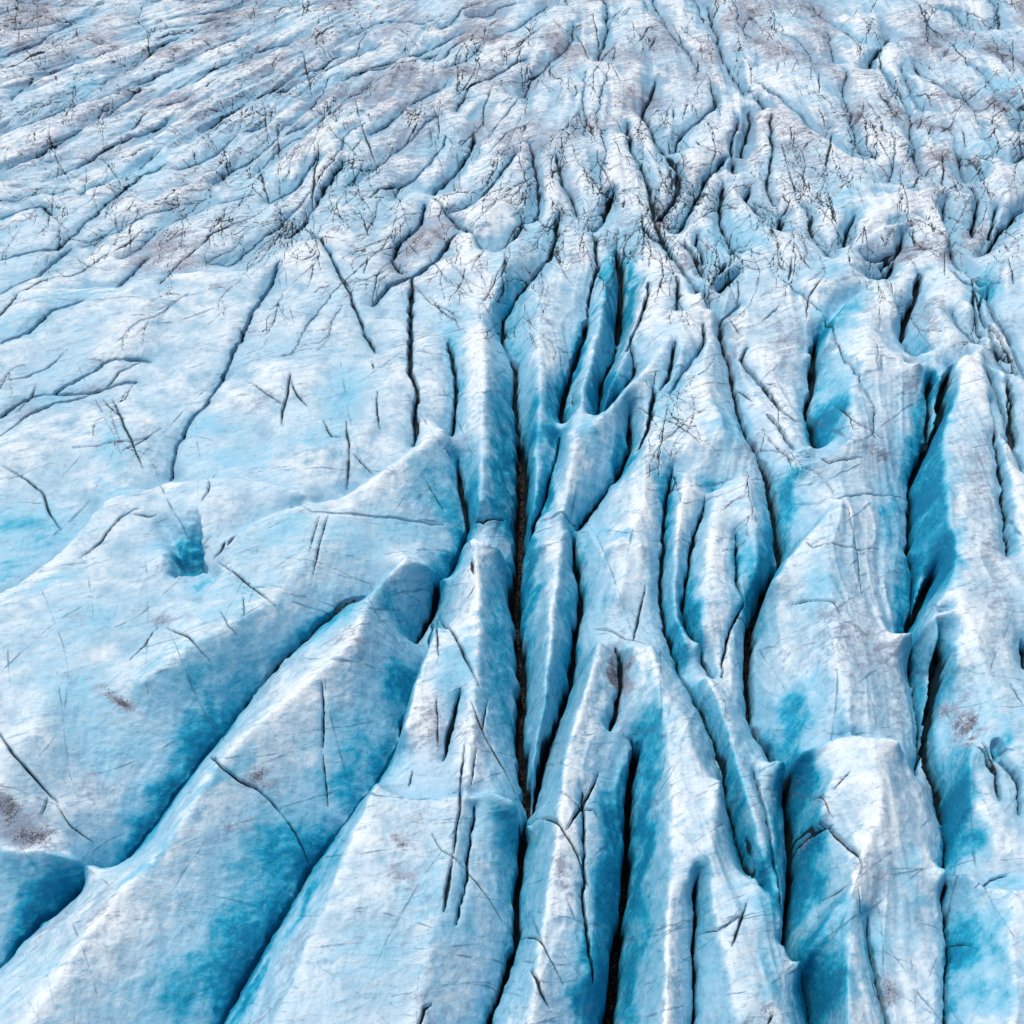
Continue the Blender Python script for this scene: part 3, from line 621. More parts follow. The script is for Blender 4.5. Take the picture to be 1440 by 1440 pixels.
# a square-sided sink: the floor ramps down to a sheer wall on one side
for x0, x1, y0, y1, dp in ((220, 286, 724, 799, 3.2),):
    ul, qt = px2g(x0, y0, 0.0); ur, qb = px2g(x1, y1, 0.0)
    t = (UU + 2.6 * WU - ul) / (ur - ul); v = (QQ + 2.2 * WQ - qb) / (qt - qb)
    edge = ss(0, .10, v + .22 * (1 - np.clip(t, 0, 1)) ** 2) * (1 - ss(.55, 1.05, v)) * (1 - ss(.93, 1.0, t)) * ss(-.05, .5 , t)
    gapd = np.maximum(gapd, dp * np.clip(t, 0, 1) ** 1.2 * edge); sink = np.maximum(sink, edge * (.7 + .7 * np.clip(t, 0, 1)))
for pts, rad, dp in ((A('1322,800 1330,790'), 12, .8), (A('1405,1035 1412,1050'), 9, .8), (A('1140,1430 1150,1445'), 12, 1.2)):
    p = np.array(pts); U, Q = px2g(p[:, 0], p[:, 1], 0.0)
    sj, si, dist, run = near(U, Q, rad * 1.5)
    gapd[sj, si] = np.maximum(gapd[sj, si], dp * (1 - ss(.45, 1.05, dist / rad)))
Z -= shoulder + gapd

# ------------------------------------------------------------------ what the ice is made of at each point
blue = np.zeros_like(Z); dirt = np.zeros_like(Z)
def blob(arr, amp, cx, cy, rx, ry, ang=0, soft=1.0):
    U, Q, z = on_surface(np.array([cx]), np.array([cy])); U = U[0]; Q = Q[0]
    X_, Y_ = (U - 720), 0
    # size of the patch follows the slope of the ground at that distance
    _, q2 = px2g(cx, cy - 5.0, float(z[0])); _, q1 = px2g(cx, cy + 5.0, float(z[0])); k = abs(q2 - q1) / 10
    R_ = max(rx, ry * k) * 2.2
    i0 = max(0, int((U - R_ - U0) / S)); i1 = min(NU, int((U + R_ - U0) / S)); j0 = max(0, int((Q - R_ * 1.4 - Q0) / S)); j1 = min(NQ, int((Q + R_ * 1.4 - Q0) / S))
    if i0 >= i1 or j0 >= j1: return
    x = UU[j0:j1, i0:i1] - U + 14 * nz1[j0:j1, i0:i1]; y = -(QQ[j0:j1, i0:i1] - Q + 14 * nz2[j0:j1, i0:i1]) / k
    c, s = math.cos(math.radians(ang)), math.sin(math.radians(ang))
    a = (x * c + y * s) / rx; b = (-x * s + y * c) / ry
    f = amp * np.exp(-(a * a + b * b) ** 1.05)
    np.maximum(arr[j0:j1, i0:i1], f, out=arr[j0:j1, i0:i1])
nz1 = fbm(XX / 2.2, YY / 2.2, 51, 4) * 2; nz2 = fbm(XX / 2.2, YY / 2.2, 52, 4) * 2
# patches of clear old ice: strength, centre, radii, turn
for b_ in ((1,230,1130,95,32,-50),(.9,270,1050,60,28,-50),(.9,60,1270,70,22,-30),(.6,30,1240,60,30,0),(1,330,1330,120,48,-52),(1,390,1200,90,45,-48),(.9,250,1400,90,40,-45),
           (.8,500,1040,60,40,-50),(.9,480,1090,50,26,-45),(.7,560,960,30,22,-60),(1,640,780,20,60,15),(.8,620,700,26,40,-40),(.6,600,690,40,20,-30),(1,350,1400,14,60,35),
           (1,858,1200,26,120,4),(1,830,1390,32,80,8),(.9,905,1180,12,120,3),(.6,890,1380,16,70,5),(.8,705,640,16,120,0),(.6,700,900,20,100,0),(.8,745,800,12,100,0),(.6,640,930,30,60,20),
           (.8,765,600,14,70,0),(1,790,560,10,40,20),(.9,850,560,18,50,10),(1,855,400,12,70,5),(1,885,400,10,60,5),(.9,810,500,14,50,15),(.7,830,600,18,22,0),
           (.8,1000,680,26,14,0),(.9,1060,790,22,50,20),(.9,1080,760,14,40,0),(.6,1040,800,20,60,0),(1,1160,590,26,34,20),(.8,1115,700,16,40,0),(.9,1190,430,40,22,-40),(.8,1160,460,18,30,0),
           (1,1290,600,22,70,10),(1,1275,830,26,50,0),(.9,1265,860,20,40,0),(1,1330,790,20,50,-10),(.9,1320,690,22,60,-10),(.8,1320,600,14,40,10),(.9,1250,720,20,60,0),
           (1,1115,1000,26,30,0),(1,1125,1080,26,40,0),(.9,1130,1240,24,60,10),(1,1150,1400,40,30,40),(.7,1170,1300,40,24,-40),(.9,1085,1230,14,110,5),(.7,1085,1370,14,40,0),
           (1,1350,1130,18,60,10),(.8,1370,1180,26,20,0),(.9,1370,1330,40,40,20),(.8,1390,1400,40,30,30),(.7,1425,1240,20,8,0),(.8,1410,1040,10,30,20),
           (.9,25,740,60,22,-10),(.7,60,760,60,18,-20),(.8,10,800,40,14,-20),(1,255,775,26,22,0),(.9,285,825,18,8,-20),(.7,470,870,60,26,-30),(.5,130,1030,60,30,0),
           (.6,870,650,20,30,0),(.7,935,700,12,70,0),(.6,885,745,22,8,0),(.5,800,900,14,80,0),(.8,770,700,10,40,10),(.5,560,740,50,30,0),(.5,520,830,40,20,0),
           (.5,880,330,30,20,0),(.7,1090,1180,12,60,0),(.5,60,820,60,14,-20),(.5,160,690,40,12,0),(.5,640,1290,60,30,-50),(.4,520,1330,50,60,-60),(.6,970,860,14,70,0),
           (.6,1395,210,14,20,20),(.7,1385,400,20,30,45),(.5,1350,330,10,40,10),(.4,1180,280,40,20,30),(.5,160,640,20,40,0),(.45,330,850,80,40,-20),(.5,250,960,90,30,-30),(.45,120,980,70,40,0),(.55,170,1060,70,30,-20),(.5,400,760,60,30,-20),(.5,500,760,50,30,-20),(.5,600,1250,60,50,0),(.4,130,870,70,30,-30),(.5,700,1160,30,40,0),(.55,1020,600,30,40,0),(.5,830,760,20,40,0),(.5,925,1000,20,60,0),(.5,1040,1150,14,80,0),(.5,1230,1330,30,50,0),(.55,1280,1250,20,80,0),(.5,1160,820,30,40,0),(.5,1180,540,30,60,0),(.6,640,500,14,80,0),(.5,720,430,30,60,0),(.5,940,560,30,50,0),(.6,305,1100,8,60,45),(.6,215,1200,8,70,45),(.8,430,1270,12,80,35),(.5,100,420,60,14,-15),(.5,30,460,60,14,-15),(.5,330,640,60,20,0),(.5,450,620,50,20,0),(.4,350,250,60,20,-30),(.4,500,260,60,30,-40),(.4,600,200,50,20,-40),(.5,760,330,30,30,0),(.5,1170,380,40,20,0),(.5,1060,330,30,40,0),(.5,1010,340,20,40,0),(.5,1410,120,60,14,0),(.5,1340,60,80,16,0),(.4,1230,60,60,14,0),(.5,480,560,30,40,0),(.5,430,130,60,14,-25),(.5,200,235,50,12,-25),(.5,120,120,50,12,-20),(.5,60,560,60,16,-20),(.5,300,600,60,14,0),(.4,250,190,50,12,-25)):
    blob(blue, b_[0], *b_[1:])
# brown and grey grit on the surface
for b_ in ((.9,20,1150,60,26,10),(.8,170,990,30,14,30),(.5,320,1170,20,16,0),(.7,555,1180,34,18,15),(.6,560,1230,40,22,10),(.6,610,1020,26,50,0),(.8,612,1050,6,12,0),(.7,370,1100,26,18,0),
           (1,870,950,14,60,0),(.7,1205,155,24,20,30),(1,1208,160,14,14,0),(.8,1260,150,44,14,40),(.8,1310,170,60,12,15),(.8,1400,145,34,16,-20),(.7,1320,220,50,20,0),(.6,1290,240,60,26,30),
           (.7,230,350,80,34,-15),(.6,260,370,50,20,-10),(.7,600,330,70,40,-30),(.6,560,370,60,30,-40),(.6,400,110,40,12,-25),(.5,270,135,20,6,-20),(.5,300,130,50,14,-25),(.5,620,150,60,40,-30),
           (.8,1350,1020,16,26,0),(.9,1372,1040,14,10,0),(.6,1330,990,30,20,0),(.6,1160,1130,26,12,0),(.8,1140,1170,20,10,0),(.5,1210,900,90,60,0),(.5,1400,800,30,90,0),(.5,1380,660,30,80,0),(.5,1170,860,40,26,0),
           (.8,1280,350,60,12,-5),(.7,1330,350,30,20,0),(.6,1240,640,40,14,0),(.7,1060,630,20,26,20),(.6,1030,500,16,50,0),(.5,960,100,60,30,0),(.5,1000,110,60,20,0),(.6,960,370,30,30,0),(.7,930,300,14,60,10),
           (.6,40,570,50,16,-20),(.5,130,545,50,12,-10),(.6,60,205,80,10,-25),(.5,40,110,40,12,-20),(.5,450,90,80,20,-20),(.5,170,190,60,10,-25),(.6,560,190,60,30,-20),(.5,760,100,60,30,-20),(.6,1370,330,30,30,30),(.6,880,330,20,60,0),
           (.5,1100,480,40,50,0),(.6,1240,1240,20,16,0),(.7,1085,1430,16,26,0),(.7,1250,1400,20,30,0),(.6,230,870,30,10,0),(.5,640,620,20,14,0),(.5,490,900,40,20,0),(.6,1290,530,20,30,0),(.6,1310,440,20,40,0)):
    blob(dirt, b_[0], *b_[1:])
gz_q, gz_u = np.gradient(Z + gapd, S)
mpp = (d / F)
slope = np.hypot(gz_u, gz_q) / mpp
soft = slope.copy()
for it in range(6):
    sp_ = np.pad(soft, 1, mode='edge'); soft = .2 * (sp_[:-2, 1:-1] + sp_[2:, 1:-1] + sp_[1:-1, :-2] + sp_[1:-1, 2:] + soft)
# clean ice shows where the wall is too steep to keep its weathered rind
low = ss(250, 620, pyn)
soft = blur(soft, 5); steep = ss(.35, 2.1, soft)
blue = np.clip(blue * 1.0 + steep * (.30 + .30 * low) + vnear * .42 * (.5 + .5 * low), 0, 1.5)
blue = np.maximum(blue, sink)
dirt = np.maximum(dirt, silt); dirt = np.maximum(dirt, .72 * ss(520, 40, pyn) * np.clip(.5 + 1.5 * fbm(XX / 10, YY / 16, 61, 4), 0, 1))
dirt = np.maximum(dirt, .6 * np.clip(1.8 * fbm(XX / 5, YY / 7, 62, 4) - .22, 0, 1))
dirt = dirt - .75 * np.clip(blue - .35, 0, .6)      # clean clear ice holds no dust
# white rind on crests; flanks and hollows painted darker to stand in for shade
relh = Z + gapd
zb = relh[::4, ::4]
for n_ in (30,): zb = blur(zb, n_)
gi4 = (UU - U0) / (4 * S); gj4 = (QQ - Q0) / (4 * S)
rind_shade = np.clip(.5 + .55 * (relh - samp(zb, gi4, gj4)) / (.35 + .5 * low), 0, 1).astype(np.float32)
# ------------------------------------------------------------------ which ridge each patch of ice belongs to
RIDGES = [
 ('broad pale ice ridge at lower left, sloping down to the first blue trough', '230,800 150,900 100,1000 60,1080|400,800 300,900|350,760 520,740 590,690'),
 ('long diagonal ice ridge with a wide blue flank, between the two lower-left crevasses', '520,850 500,900 430,980 300,1110 250,1250 150,1350 60,1430|560,830 480,1000 380,1250'),
 ('wedge-shaped ice ridge with a flat lip, left of the long central crevasse', '540,1130 640,1200 600,1300 500,1350 420,1420|680,1150 690,1300 600,1440'),
 ('narrow pointed ice ridge with grey streaks above the flat lip', '665,770 660,850 640,950 600,1050 680,1050'),
 ('long straight ice ridge with a bright crest above the transverse crack', '670,370 680,480 682,600 680,700'),
 ('slim ice ridge running down to the head of the black central crevasse', '757,400 757,500 760,600 745,640'),
 ('thin white ice blade beside the deep blue slot', '850,440 830,510 820,560'),
 ('small pointed ice fin at the foot of the deep blue slot', '885,490 870,525 852,555'),
 ('square-topped ice block between the central crevasse and a slanting crack', '812,612 810,660 800,710'),
 ('leaf-shaped ice ridge right of the long central crevasse', '798,745 785,800 778,880 770,960'),
 ('sloping ice ridge spreading down from a sharp edge to the slanting crevasse', '945,480 920,540 900,580|925,640 900,700 880,800 850,860|985,460 980,550'),
 ('rounded ice ridge with bright crest, left of the black lower-middle crevasse', '840,910 815,1010 790,1120 780,1230 755,1400'),
 ('smooth white ice ridge, right of the black lower-middle crevasse', '918,920 935,1020 945,1150 940,1300 925,1430|900,960'),
 ('twisted ice ridge narrowing beside the winding crevasse', '1000,960 1025,1050 1060,1160 1072,1280 1080,1400|1020,1200 1010,1350'),
 ('narrow ice rib between two fine upright cracks', '962,670 952,760 948,840 975,930'),
 ('fluted ice rib with a rounded scalloped top', '1040,680 1010,760 1000,850 1010,900|1070,740'),
 ('tall ice ridge with a jagged upper crest, above the peaked ridge', '1220,440 1205,540 1230,600 1240,680|1130,670 1180,650'),
 ('broad peaked ice ridge with grey speckled lower slope', '1180,720 1165,800 1180,900 1200,1000 1240,950|1130,900 1120,960'),
 ('hooked ice ridge with a curved white crest', '1200,1045 1235,1100 1230,1170 1200,1300 1190,1420|1130,1100 1150,1180|1260,1200 1270,1350'),
 ('large rough-skinned ice ridge at the right with grey streaks', '1365,520 1340,600 1345,700 1360,800|1400,650 1410,800 1430,950'),
 ('forked ice ridge with brown grit in its hollow', '1340,870 1370,930 1390,1000|1370,1060 1380,1150'),
 ('blue-flanked ice ridge in the lower right corner', '1360,1250 1420,1300 1400,1430'),
 ('small blue ice shelf in the lower left corner', '40,1215 60,1240 20,1290'),
 ('cracked ice wedge with dark speckles beside the winding crevasse', '1050,480 1080,540 1110,590|1100,450 1090,430'),
 ('tent-shaped pale ice ridge with a dark crack down its face', '1010,250 1000,300 995,340|1015,260 1050,310 1080,350|1030,330'),
 ('slender wavy ice ridge between two joining dark clefts in the far field', '905,170 925,215 940,250 930,290'),
 ('ribbed ice ridge with black flecks, hemmed in by two narrow clefts', '1311,440 1313,480 1314,530|1300,440'),
 ('thin ice fin at the right edge beside the large rough-skinned ridge', '1388,495 1402,530 1412,580'),
 ('humped ice ridge with black pits along its foot', '1215,345 1245,320 1290,305 1320,330'),
 ('blue-sided ice blade in the far field near the right edge', '1375,190 1385,225 1400,260'),
 ('curved ice fold between two hooked cracks, above the slim ridge', '740,215 735,250 720,285 700,305'),
]
BACK = '-100,700 0,650 100,600 300,640 450,650|0,500 500,500 560,580|-100,300 400,300 700,120 1400,100|1500,200 1550,300|600,420 600,560|800,150 830,220|845,250 860,320|1130,320 1190,330|1075,150 1085,220 1110,300|1120,370|960,190 985,230|1300,150 1440,175 1438,260|1320,200|1420,290|660,260 640,330|740,360|800,370|900,420|950,400|1400,350|1440,450|1340,440|600,400|1500,100|0,-50 1440,-50|-100,770 0,790|1000,400|1350,300 1345,340'
LS = 2
lq, lu = (MQ + LS - 1) // LS, (MU + LS - 1) // LS
Mv = M[::LS, ::LS]
cost = 1 + 2.5 * np.clip(-Mv - .4, 0, 6) ** 1.5
for z0, z1, g, gd, w, wd, pts in VAL:
    x, y, t = dens(pts); zz = z0 + (z1 - z0) * t; U, Q = px2g(x, y, zz)
    i = np.clip(((U - U0) / (MS * LS)).round().astype(int), 0, lu - 1); j = np.clip(((Q - Q0) / (MS * LS)).round().astype(int), 0, lq - 1)
    for di in (0, 1):
        cost[j, np.clip(i + di, 0, lu - 1)] += 60 * max(1, abs(z1))
for z0, z1, drop, off, pts in STP:
    x, y, t = dens(pts); zz = z0 + (z1 - z0) * t; U, Q = px2g(x, y, zz)
    i = np.clip(((U - U0) / (MS * LS)).round().astype(int), 0, lu - 1); j = np.clip(((Q + off * .6 - Q0) / (MS * LS)).round().astype(int), 0, lq - 1)
    for di in (0, 1): cost[np.clip(j + di, 0, lq - 1), i] += 80
lab = np.full((lq, lu), -1, int); dist_ = np.full((lq, lu), 1e9); heap = []
for k, txt in enumerate([r[1] for r in RIDGES] + [BACK]):
    for part in txt.split('|'):
        p = A(part)
        if len(p) == 1: p = [p[0], (p[0][0] + 1, p[0][1] + 1)]
        x, y, t = dens(p, 3); U, Q, zz = on_surface(x, y)
        for u_, q_ in zip(U, Q):
            i = int(round((u_ - U0) / (MS * LS))); j = int(round((q_ - Q0) / (MS * LS)))
            if 0 <= i < lu and 0 <= j < lq and dist_[j, i] > 0: dist_[j, i] = 0; heapq.heappush(heap, (0.0, j, i, k if k < len(RIDGES) else 99))
cl = cost.tolist(); dl = dist_.tolist(); ll = lab.tolist()
while heap:
    dd, j, i, k = heapq.heappop(heap)
    if ll[j][i] != -1: continue
    ll[j][i] = k
    for dj, di, w in ((0, 1, 1), (0, -1, 1), (1, 0, 1), (-1, 0, 1), (1, 1, 1.41), (1, -1, 1.41), (-1, 1, 1.41), (-1, -1, 1.41)):
        a, b = j + dj, i + di
        if 0 <= a < lq and 0 <= b < lu and ll[a][b] == -1:
            nd = dd + w * cl[a][b]
            if nd < dl[a][b]: dl[a][b] = nd; heapq.heappush(heap, (nd, a, b, k))
lab = np.array(ll)
# smooth label borders on the fine grid by sampling each label's soft share
gi = (GU - U0) / (MS * LS); gj = (GQ - Q0) / (MS * LS)
best = np.full(Z.shape, -1, np.float32); LAB = np.zeros(Z.shape, np.int16)
for k in sorted(set(lab.ravel())):
    a = (lab == k).astype(np.float32)
    for it in range(2):
        ap = np.pad(a, 1, mode='edge'); a = .2 * (ap[:-2, 1:-1] + ap[2:, 1:-1] + ap[1:-1, :-2] + ap[1:-1, 2:] + a)
    v = samp(a, gi, gj); m = v > best; best[m] = v[m]; LAB[m] = k

# outermost rows and columns run on outwards, so the ice goes on past the picture
ext = 26
def stretch(n):
    s = np.zeros(n); a = np.arange(ext); s[:ext] = -((ext - a) / ext) ** 2.0; s[-ext:] = ((a + 1) / ext) ** 2.0; return s
sx = stretch(NU)[None, :]; sy = stretch(NQ)[:, None]
XX = (XX + sx * 120).astype(np.float32)
YY = (YY + np.where(sy > 0, sy * 260, sy * 20)).astype(np.float32)

# ------------------------------------------------------------------ materials
def NT(name):
    m = bpy.data.materials.new(name); m.use_nodes = True; nt = m.node_tree
    return m, nt, nt.nodes['Principled BSDF']
def ice_material():
    m, nt, bs = NT('glacier_ice'); N = nt.nodes; L = nt.links
    def node(t, **k):
        n = N.new(t)
        for a, b in k.items(): setattr(n, a, b)
        return n
    def link(a, b): L.new(a, b)
    att = node('ShaderNodeAttribute', attribute_name='ice'); sep = node('ShaderNodeSeparateColor'); link(att.outputs['Color'], sep.inputs[0])
    blue_, dirt_, crack_ = sep.outputs[0], sep.outputs[1], sep.outputs[2]
    geo = node('ShaderNodeNewGeometry')
    def noise(scale, det=4, rough=.55, vec=None, sc3=None, dist=0):
        n = node('ShaderNodeTexNoise'); n.inputs['Scale'].default_value = scale; n.inputs['Detail'].default_value = det
        n.inputs['Roughness'].default_value = rough; n.inputs['Distortion'].default_value = dist
        mp = node('ShaderNodeMapping'); link(vec or geo.outputs['Position'], mp.inputs[0])
        if sc3: mp.inputs['Scale'].default_value = sc3
        link(mp.outputs[0], n.inputs['Vector']); return n.outputs['Fac']
    def math_(op, a, b=None, c=None, clamp=False):
        n = node('ShaderNodeMath', operation=op, use_clamp=clamp)
        for i, v in enumerate((a, b, c)):
            if v is None: continue
            if isinstance(v, (int, float)): n.inputs[i].default_value = v
            else: link(v, n.inputs[i])
        return n.outputs[0]
    def mr(v, a, b, c=0.0, d_=1.0):
        n = node('ShaderNodeMapRange', interpolation_type='SMOOTHSTEP'); link(v, n.inputs[0])
        for i, x in enumerate((a, b, c, d_)): n.inputs[i + 1].default_value = x
        return n.outputs[0]
    def mix(f, a, b):
        n = node('ShaderNodeMix', data_type='RGBA')
        if isinstance(f, (int, float)): n.inputs[0].default_value = f
        else: link(f, n.inputs[0])
        for i, v in ((6, a), (7, b)):
            if isinstance(v, tuple): n.inputs[i].default_value = v + (1,)
            else: link(v, n.inputs[i])
        return n.outputs[2]
    big = noise(.10, 4, .6); med = noise(.55, 5, .65); fine = noise(2.6, 6, .7); tiny = noise(9, 4, .7)
    rot = node('ShaderNodeVectorRotate', rotation_type='Z_AXIS'); link(geo.outputs['Position'], rot.inputs['Vector']); rot.inputs['Angle'].default_value = -.45
    streak = noise(1.0, 6, .68, vec=rot.outputs[0], sc3=(.35, 1.9, 1.6), dist=.6)       # foliation bands crossing the ridges
    streak2 = noise(1.0, 5, .7, sc3=(.9, 4.5, 3.5), dist=.9)
    rnd = node('ShaderNodeAttribute', attribute_name='rind_shade').outputs['Fac']
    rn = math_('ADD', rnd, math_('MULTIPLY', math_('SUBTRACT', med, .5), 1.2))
    base = mix(mr(rn, .15, .85), (.21, .44, .60), (.83, .90, .935))  # rind white on crests, shade contrast painted into the base colour
    base = mix(mr(big, .42, .62, 0, .55), base, (.45, .66, .80))
    base = mix(mr(fine, .50, .74, 0, .35), base, (.37, .48, .58))
    base = mix(mr(streak, .52, .70, 0, .6), base, (.27, .50, .70))
    # blue glacier ice
    bf = math_('ADD', blue_, math_('MULTIPLY', math_('SUBTRACT', streak, .5), 1.3))
    bf = math_('ADD', bf, math_('MULTIPLY', math_('SUBTRACT', big, .5), .9))
    bf = math_('ADD', bf, math_('MULTIPLY', math_('SUBTRACT', fine, .5), .5))
    bf = math_('ADD', bf, math_('MULTIPLY', math_('SUBTRACT', med, .5), .7))
    c1 = mix(mr(streak2, .35, .65), (.006, .33, .53), (.04, .47, .65))
    col = mix(mr(bf, -.05, .50), base, mix(mr(bf, .42, 1.12), (.31, .60, .77), c1))
    col = mix(mr(bf, .95, 1.45, 0, .75), col, (.004, .17, .34))
    # fine dark lines where old bands and healed cracks come to the surface
    lf = math_('ADD', att.outputs['Alpha'], math_('MULTIPLY', math_('SUBTRACT', fine, .5), .5))
    col = mix(mr(lf, .06, .55, 0, .72), col, (.06, .19, .30))
    col = mix(math_('MULTIPLY', mr(streak2, .56, .68), mr(big, .38, .6, .12, .55)), col, (.16, .36, .52))
    # grit
    dsum = math_('ADD', math_('MULTIPLY', dirt_, .9), math_('MULTIPLY', math_('SUBTRACT', fine, .5), 1.6))
    dsum = math_('ADD', dsum, math_('MULTIPLY', math_('SUBTRACT', streak, .5), 2.2))
    col = mix(mr(dsum, .15, .75, 0, .8), col, (.32, .34, .43))
    dn = math_('ADD', math_('MULTIPLY', dirt_, 1.0), math_('MULTIPLY', math_('SUBTRACT', tiny, .5), 2.0))
    dn = math_('ADD', dn, math_('MULTIPLY', math_('SUBTRACT', med, .5), 1.6))
    col = mix(mr(dn, .62, 1.0, 0, .85), col, (.055, .048, .052))
    # faint grey peppering everywhere
    pep = math_('MULTIPLY', mr(streak2, .58, .74), mr(tiny, .5, .68)); col = mix(math_('MULTIPLY', pep, .5), col, (.16, .22, .30))
    # dark seams in the cracks
    cf = math_('ADD', crack_, math_('MULTIPLY', math_('SUBTRACT', med, .5), .3))
    col = mix(mr(cf, .35, .85, 0, .96), col, (.012, .022, .03))
    link(col, bs.inputs['Base Color'])
    link(mr(med, .3, .7, .26, .50), bs.inputs['Roughness'])
    bs.inputs['IOR'].default_value = 1.31; bs.inputs['Specular IOR Level'].default_value = .45
    hgt = math_('ADD', math_('MULTIPLY', fine, .10), math_('MULTIPLY', tiny, .025)); hgt = math_('ADD', hgt, math_('MULTIPLY', med, .25))
    hgt = math_('ADD', hgt, math_('MULTIPLY', streak2, .07))
    hgt = math_('ADD', hgt, math_('MULTIPLY', streak, .10))
    bp = node('ShaderNodeBump'); bp.inputs['Strength'].default_value = .55; bp.inputs['Distance'].default_value = 1.0
    link(hgt, bp.inputs['Height']); link(bp.outputs[0], bs.inputs['Normal'])
    return m
ICE = ice_material()
def grit_material():
    m, nt, bs = NT('wet_grit'); N = nt.nodes; L = nt.links
    n = N.new('ShaderNodeTexVoronoi'); n.inputs['Scale'].default_value = 7
    r = N.new('ShaderNodeValToRGB'); r.color_ramp.elements[0].color = (.24, .15, .11, 1); r.color_ramp.elements[1].color = (.03, .022, .02, 1); r.color_ramp.elements[1].position = .6
    tc_ = N.new('ShaderNodeNewGeometry'); L.new(tc_.outputs['Position'], n.inputs['Vector'])
    L.new(n.outputs['Distance'], r.inputs[0]); L.new(r.outputs[0], bs.inputs['Base Color']); bs.inputs['Roughness'].default_value = .35
    b = N.new('ShaderNodeBump'); b.inputs['Strength'].default_value = 1; b.inputs['Distance'].default_value = .15; b.invert = True
    L.new(n.outputs['Distance'], b.inputs['Height']); L.new(b.outputs[0], bs.inputs['Normal'])
    return m
GRIT = grit_material()

# ------------------------------------------------------------------ meshes
VX = np.stack([XX.ravel(), YY.ravel(), Z.ravel()], 1).astype(np.float32)
fx = (np.gradient(XX, axis=1), np.gradient(YY, axis=1), np.gradient(Z, axis=1))
fy = (np.gradient(XX, axis=0), np.gradient(YY, axis=0), np.gradient(Z, axis=0))
NRM = np.stack([fx[1] * fy[2] - fx[2] * fy[1], fx[2] * fy[0] - fx[0] * fy[2], fx[0] * fy[1] - fx[1] * fy[0]], -1).reshape(-1, 3)
NRM /= np.linalg.norm(NRM, axis=1, keepdims=True) + 1e-9
COL = np.stack([blue.ravel(), dirt.ravel(), np.clip(crack + .9 * hair, 0, 1).ravel(), line.ravel()], 1).astype(np.float32)
RIND_SHADE = rind_shade.ravel()
idx = np.arange(NQ * NU).reshape(NQ, NU)
Fq = np.stack([idx[:-1, :-1], idx[:-1, 1:], idx[1:, 1:], idx[1:, :-1]], -1).reshape(-1, 4)
Fl = LAB[:-1, :-1].ravel()
def make_piece(name, k):
    f = Fq[Fl == k]; used = np.zeros(NQ * NU, bool); used[f.ravel()] = True
    ids = np.nonzero(used)[0]; mp = np.zeros(NQ * NU, np.int32); mp[ids] = np.arange(len(ids)); f = mp[f]
    me = bpy.data.meshes.new(name)
    me.vertices.add(len(ids)); me.vertices.foreach_set('co', VX[ids].ravel())
    me.loops.add(f.size); me.loops.foreach_set('vertex_index', f.ravel().astype(np.int32))
    me.polygons.add(len(f)); me.polygons.foreach_set('loop_start', np.arange(0, f.size, 4, dtype=np.int32))
    me.polygons.foreach_set('use_smooth', np.ones(len(f), bool))
    ca = me.color_attributes.new('ice', 'FLOAT_COLOR', 'POINT'); ca.data.foreach_set('color', COL[ids].ravel())
    ra = me.attributes.new('rind_shade', 'FLOAT', 'POINT'); ra.data.foreach_set('value', RIND_SHADE[ids])
    me.materials.append(ICE); me.update(calc_edges=True)
    me.normals_split_custom_set_from_vertices(NRM[ids].astype(np.float32))
    o = bpy.data.objects.new(name, me); sc.collection.objects.link(o); return o
g = make_piece('glacier', 99); g['kind'] = 'structure'; g['label'] = 'wide furrowed glacier surface of pale ice laced with fine dark cracks'; g['category'] = 'glacier'
for k, (label, _) in enumerate(RIDGES):
    if not (Fl == k).any(): continue
    o = make_piece('ice_ridge', k); o['label'] = label; o['category'] = 'ice ridge'; o['group'] = 'ice ridges between the crevasses'

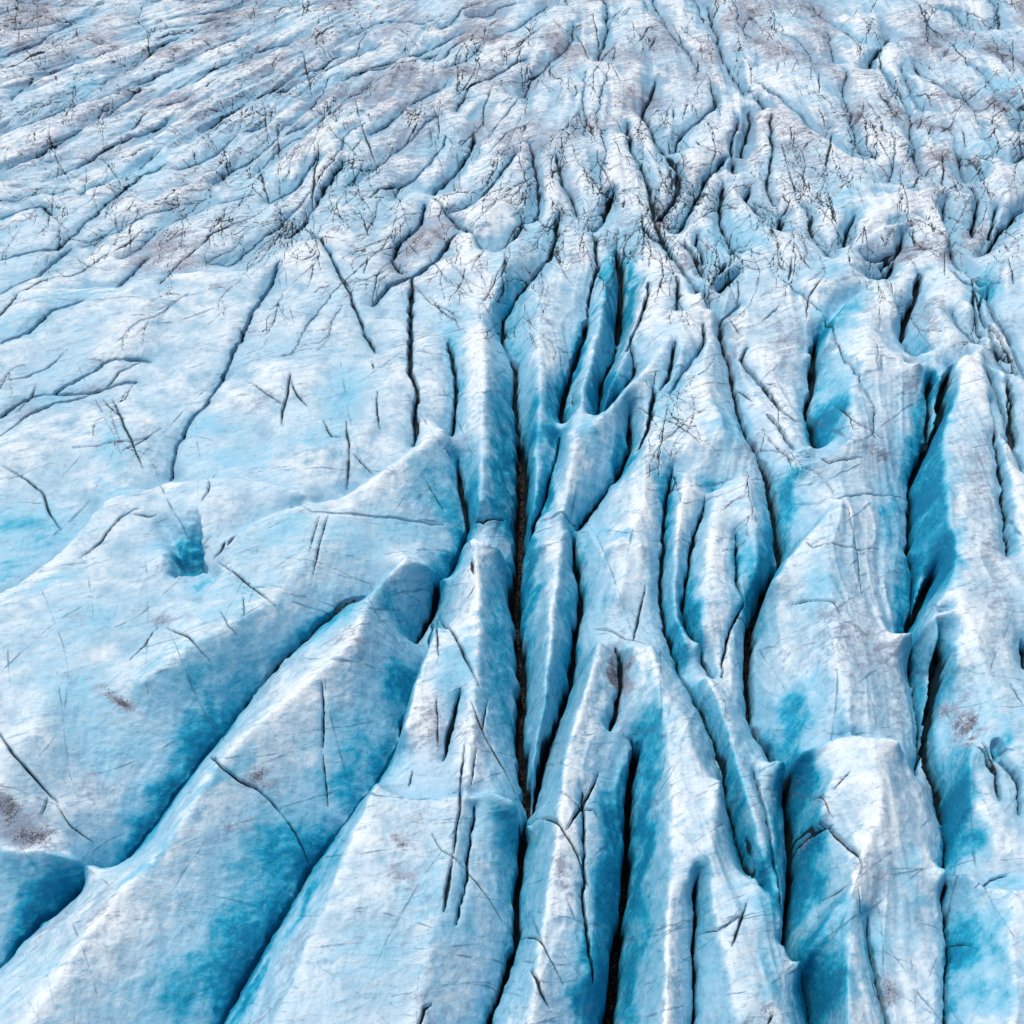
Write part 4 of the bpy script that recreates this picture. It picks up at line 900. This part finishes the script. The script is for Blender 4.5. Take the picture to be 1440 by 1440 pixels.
# grit lying on the floors of the open crevasses
def grit_band(name, label, pts, zs, hw, seed):
    p = np.array(pts); U, Q = px2g(p[:, 0], p[:, 1], np.array(zs)); 
    L_ = np.concatenate([[0], np.cumsum(np.hypot(np.diff(U), np.diff(Q)))]); n = int(L_[-1] / 1.6); t = np.linspace(0, L_[-1], n)
    u = np.interp(t, L_, U); q = np.interp(t, L_, Q); r = np.random.default_rng(seed)
    nu_, nq_ = np.gradient(u), np.gradient(q); l = np.hypot(nu_, nq_); ax, ay = -nq_ / l, nu_ / l
    zt = samp(Z, np.clip((u - U0) / S, 0, NU - 2), np.clip((q - Q0) / S, 0, NQ - 2))
    for it in range(20): zt = np.convolve(np.pad(zt, 2, mode='edge'), np.ones(5) / 5, 'valid')
    m_ = 9; rows = []
    lump = fbm(np.arange(n)[:, None] / 5.0 + np.zeros((n, m_)), np.arange(m_)[None, :] / 3.0 + np.zeros((n, m_)), seed, 3)
    for c in range(m_):
        off = (c / (m_ - 1) - .5) * 2 * hw * 1.5
        uu = u + ax * off; qq = q + ay * off; dd = np.exp(qq * cp / F)
        rows.append(np.stack([(uu - 720) * dd / F, (dd - H * sp) / cp, zt + .30 + .45 * lump[:, c] - .25 * abs(c / (m_ - 1) - .5) * 2 + r.random(n) * .10], 1))
    vs = np.stack(rows, 1).reshape(-1, 3); ix = np.arange(n * m_).reshape(n, m_)
    f = np.stack([ix[:-1, :-1], ix[:-1, 1:], ix[1:, 1:], ix[1:, :-1]], -1).reshape(-1, 4)
    me = bpy.data.meshes.new(name); me.from_pydata(vs.tolist(), [], f.tolist()); me.materials.append(GRIT)
    o = bpy.data.objects.new(name, me); sc.collection.objects.link(o); o['label'] = label; o['category'] = 'grit'; o['kind'] = 'stuff'; return o
grit_band('crevasse_grit', 'dark brown rubble along the floor of the long central crevasse', A('730,620 735,693 732,763 723,833 728,880 735,960 730,1037 738,1103 742,1143 735,1177 733,1217'), [-4.2, -4.6, -4.7, -4.8, -4.8, -4.8, -4.7, -4.6, -4.6, -4.4, -4.2], 4, 61)
grit_band('crevasse_grit', 'dark rubble along the floor of the black lower-middle crevasse', A('884,1180 882,1220 875,1280 867,1337 863,1387 853,1440 842,1510'), [-4, -4.4, -5, -5.1, -5.3, -5.5, -5.6], 5, 62)
grit_band('crevasse_grit', 'dark rubble in the winding crevasse beside the broad peaked ridge', A('1070,847 1053,880 1052,923 1053,960 1055,1003 1073,1040'), [-3.8, -4, -4.1, -4.3, -4.4, -4.4], 4, 63)
grit_band('crevasse_grit', 'dark rubble in the crevasse beside the forked ridge', A('1307,1067 1320,1103 1328,1157'), [-3.2, -3.6, -4], 4, 64)
grit_band('crevasse_grit', 'brown rubble at the head of the first diagonal crevasse', A('500,838 480,852 440,887 415,912'), [-1.2, -1.6, -2.2, -2.6], 3, 65)
print('grid', NU, NQ)
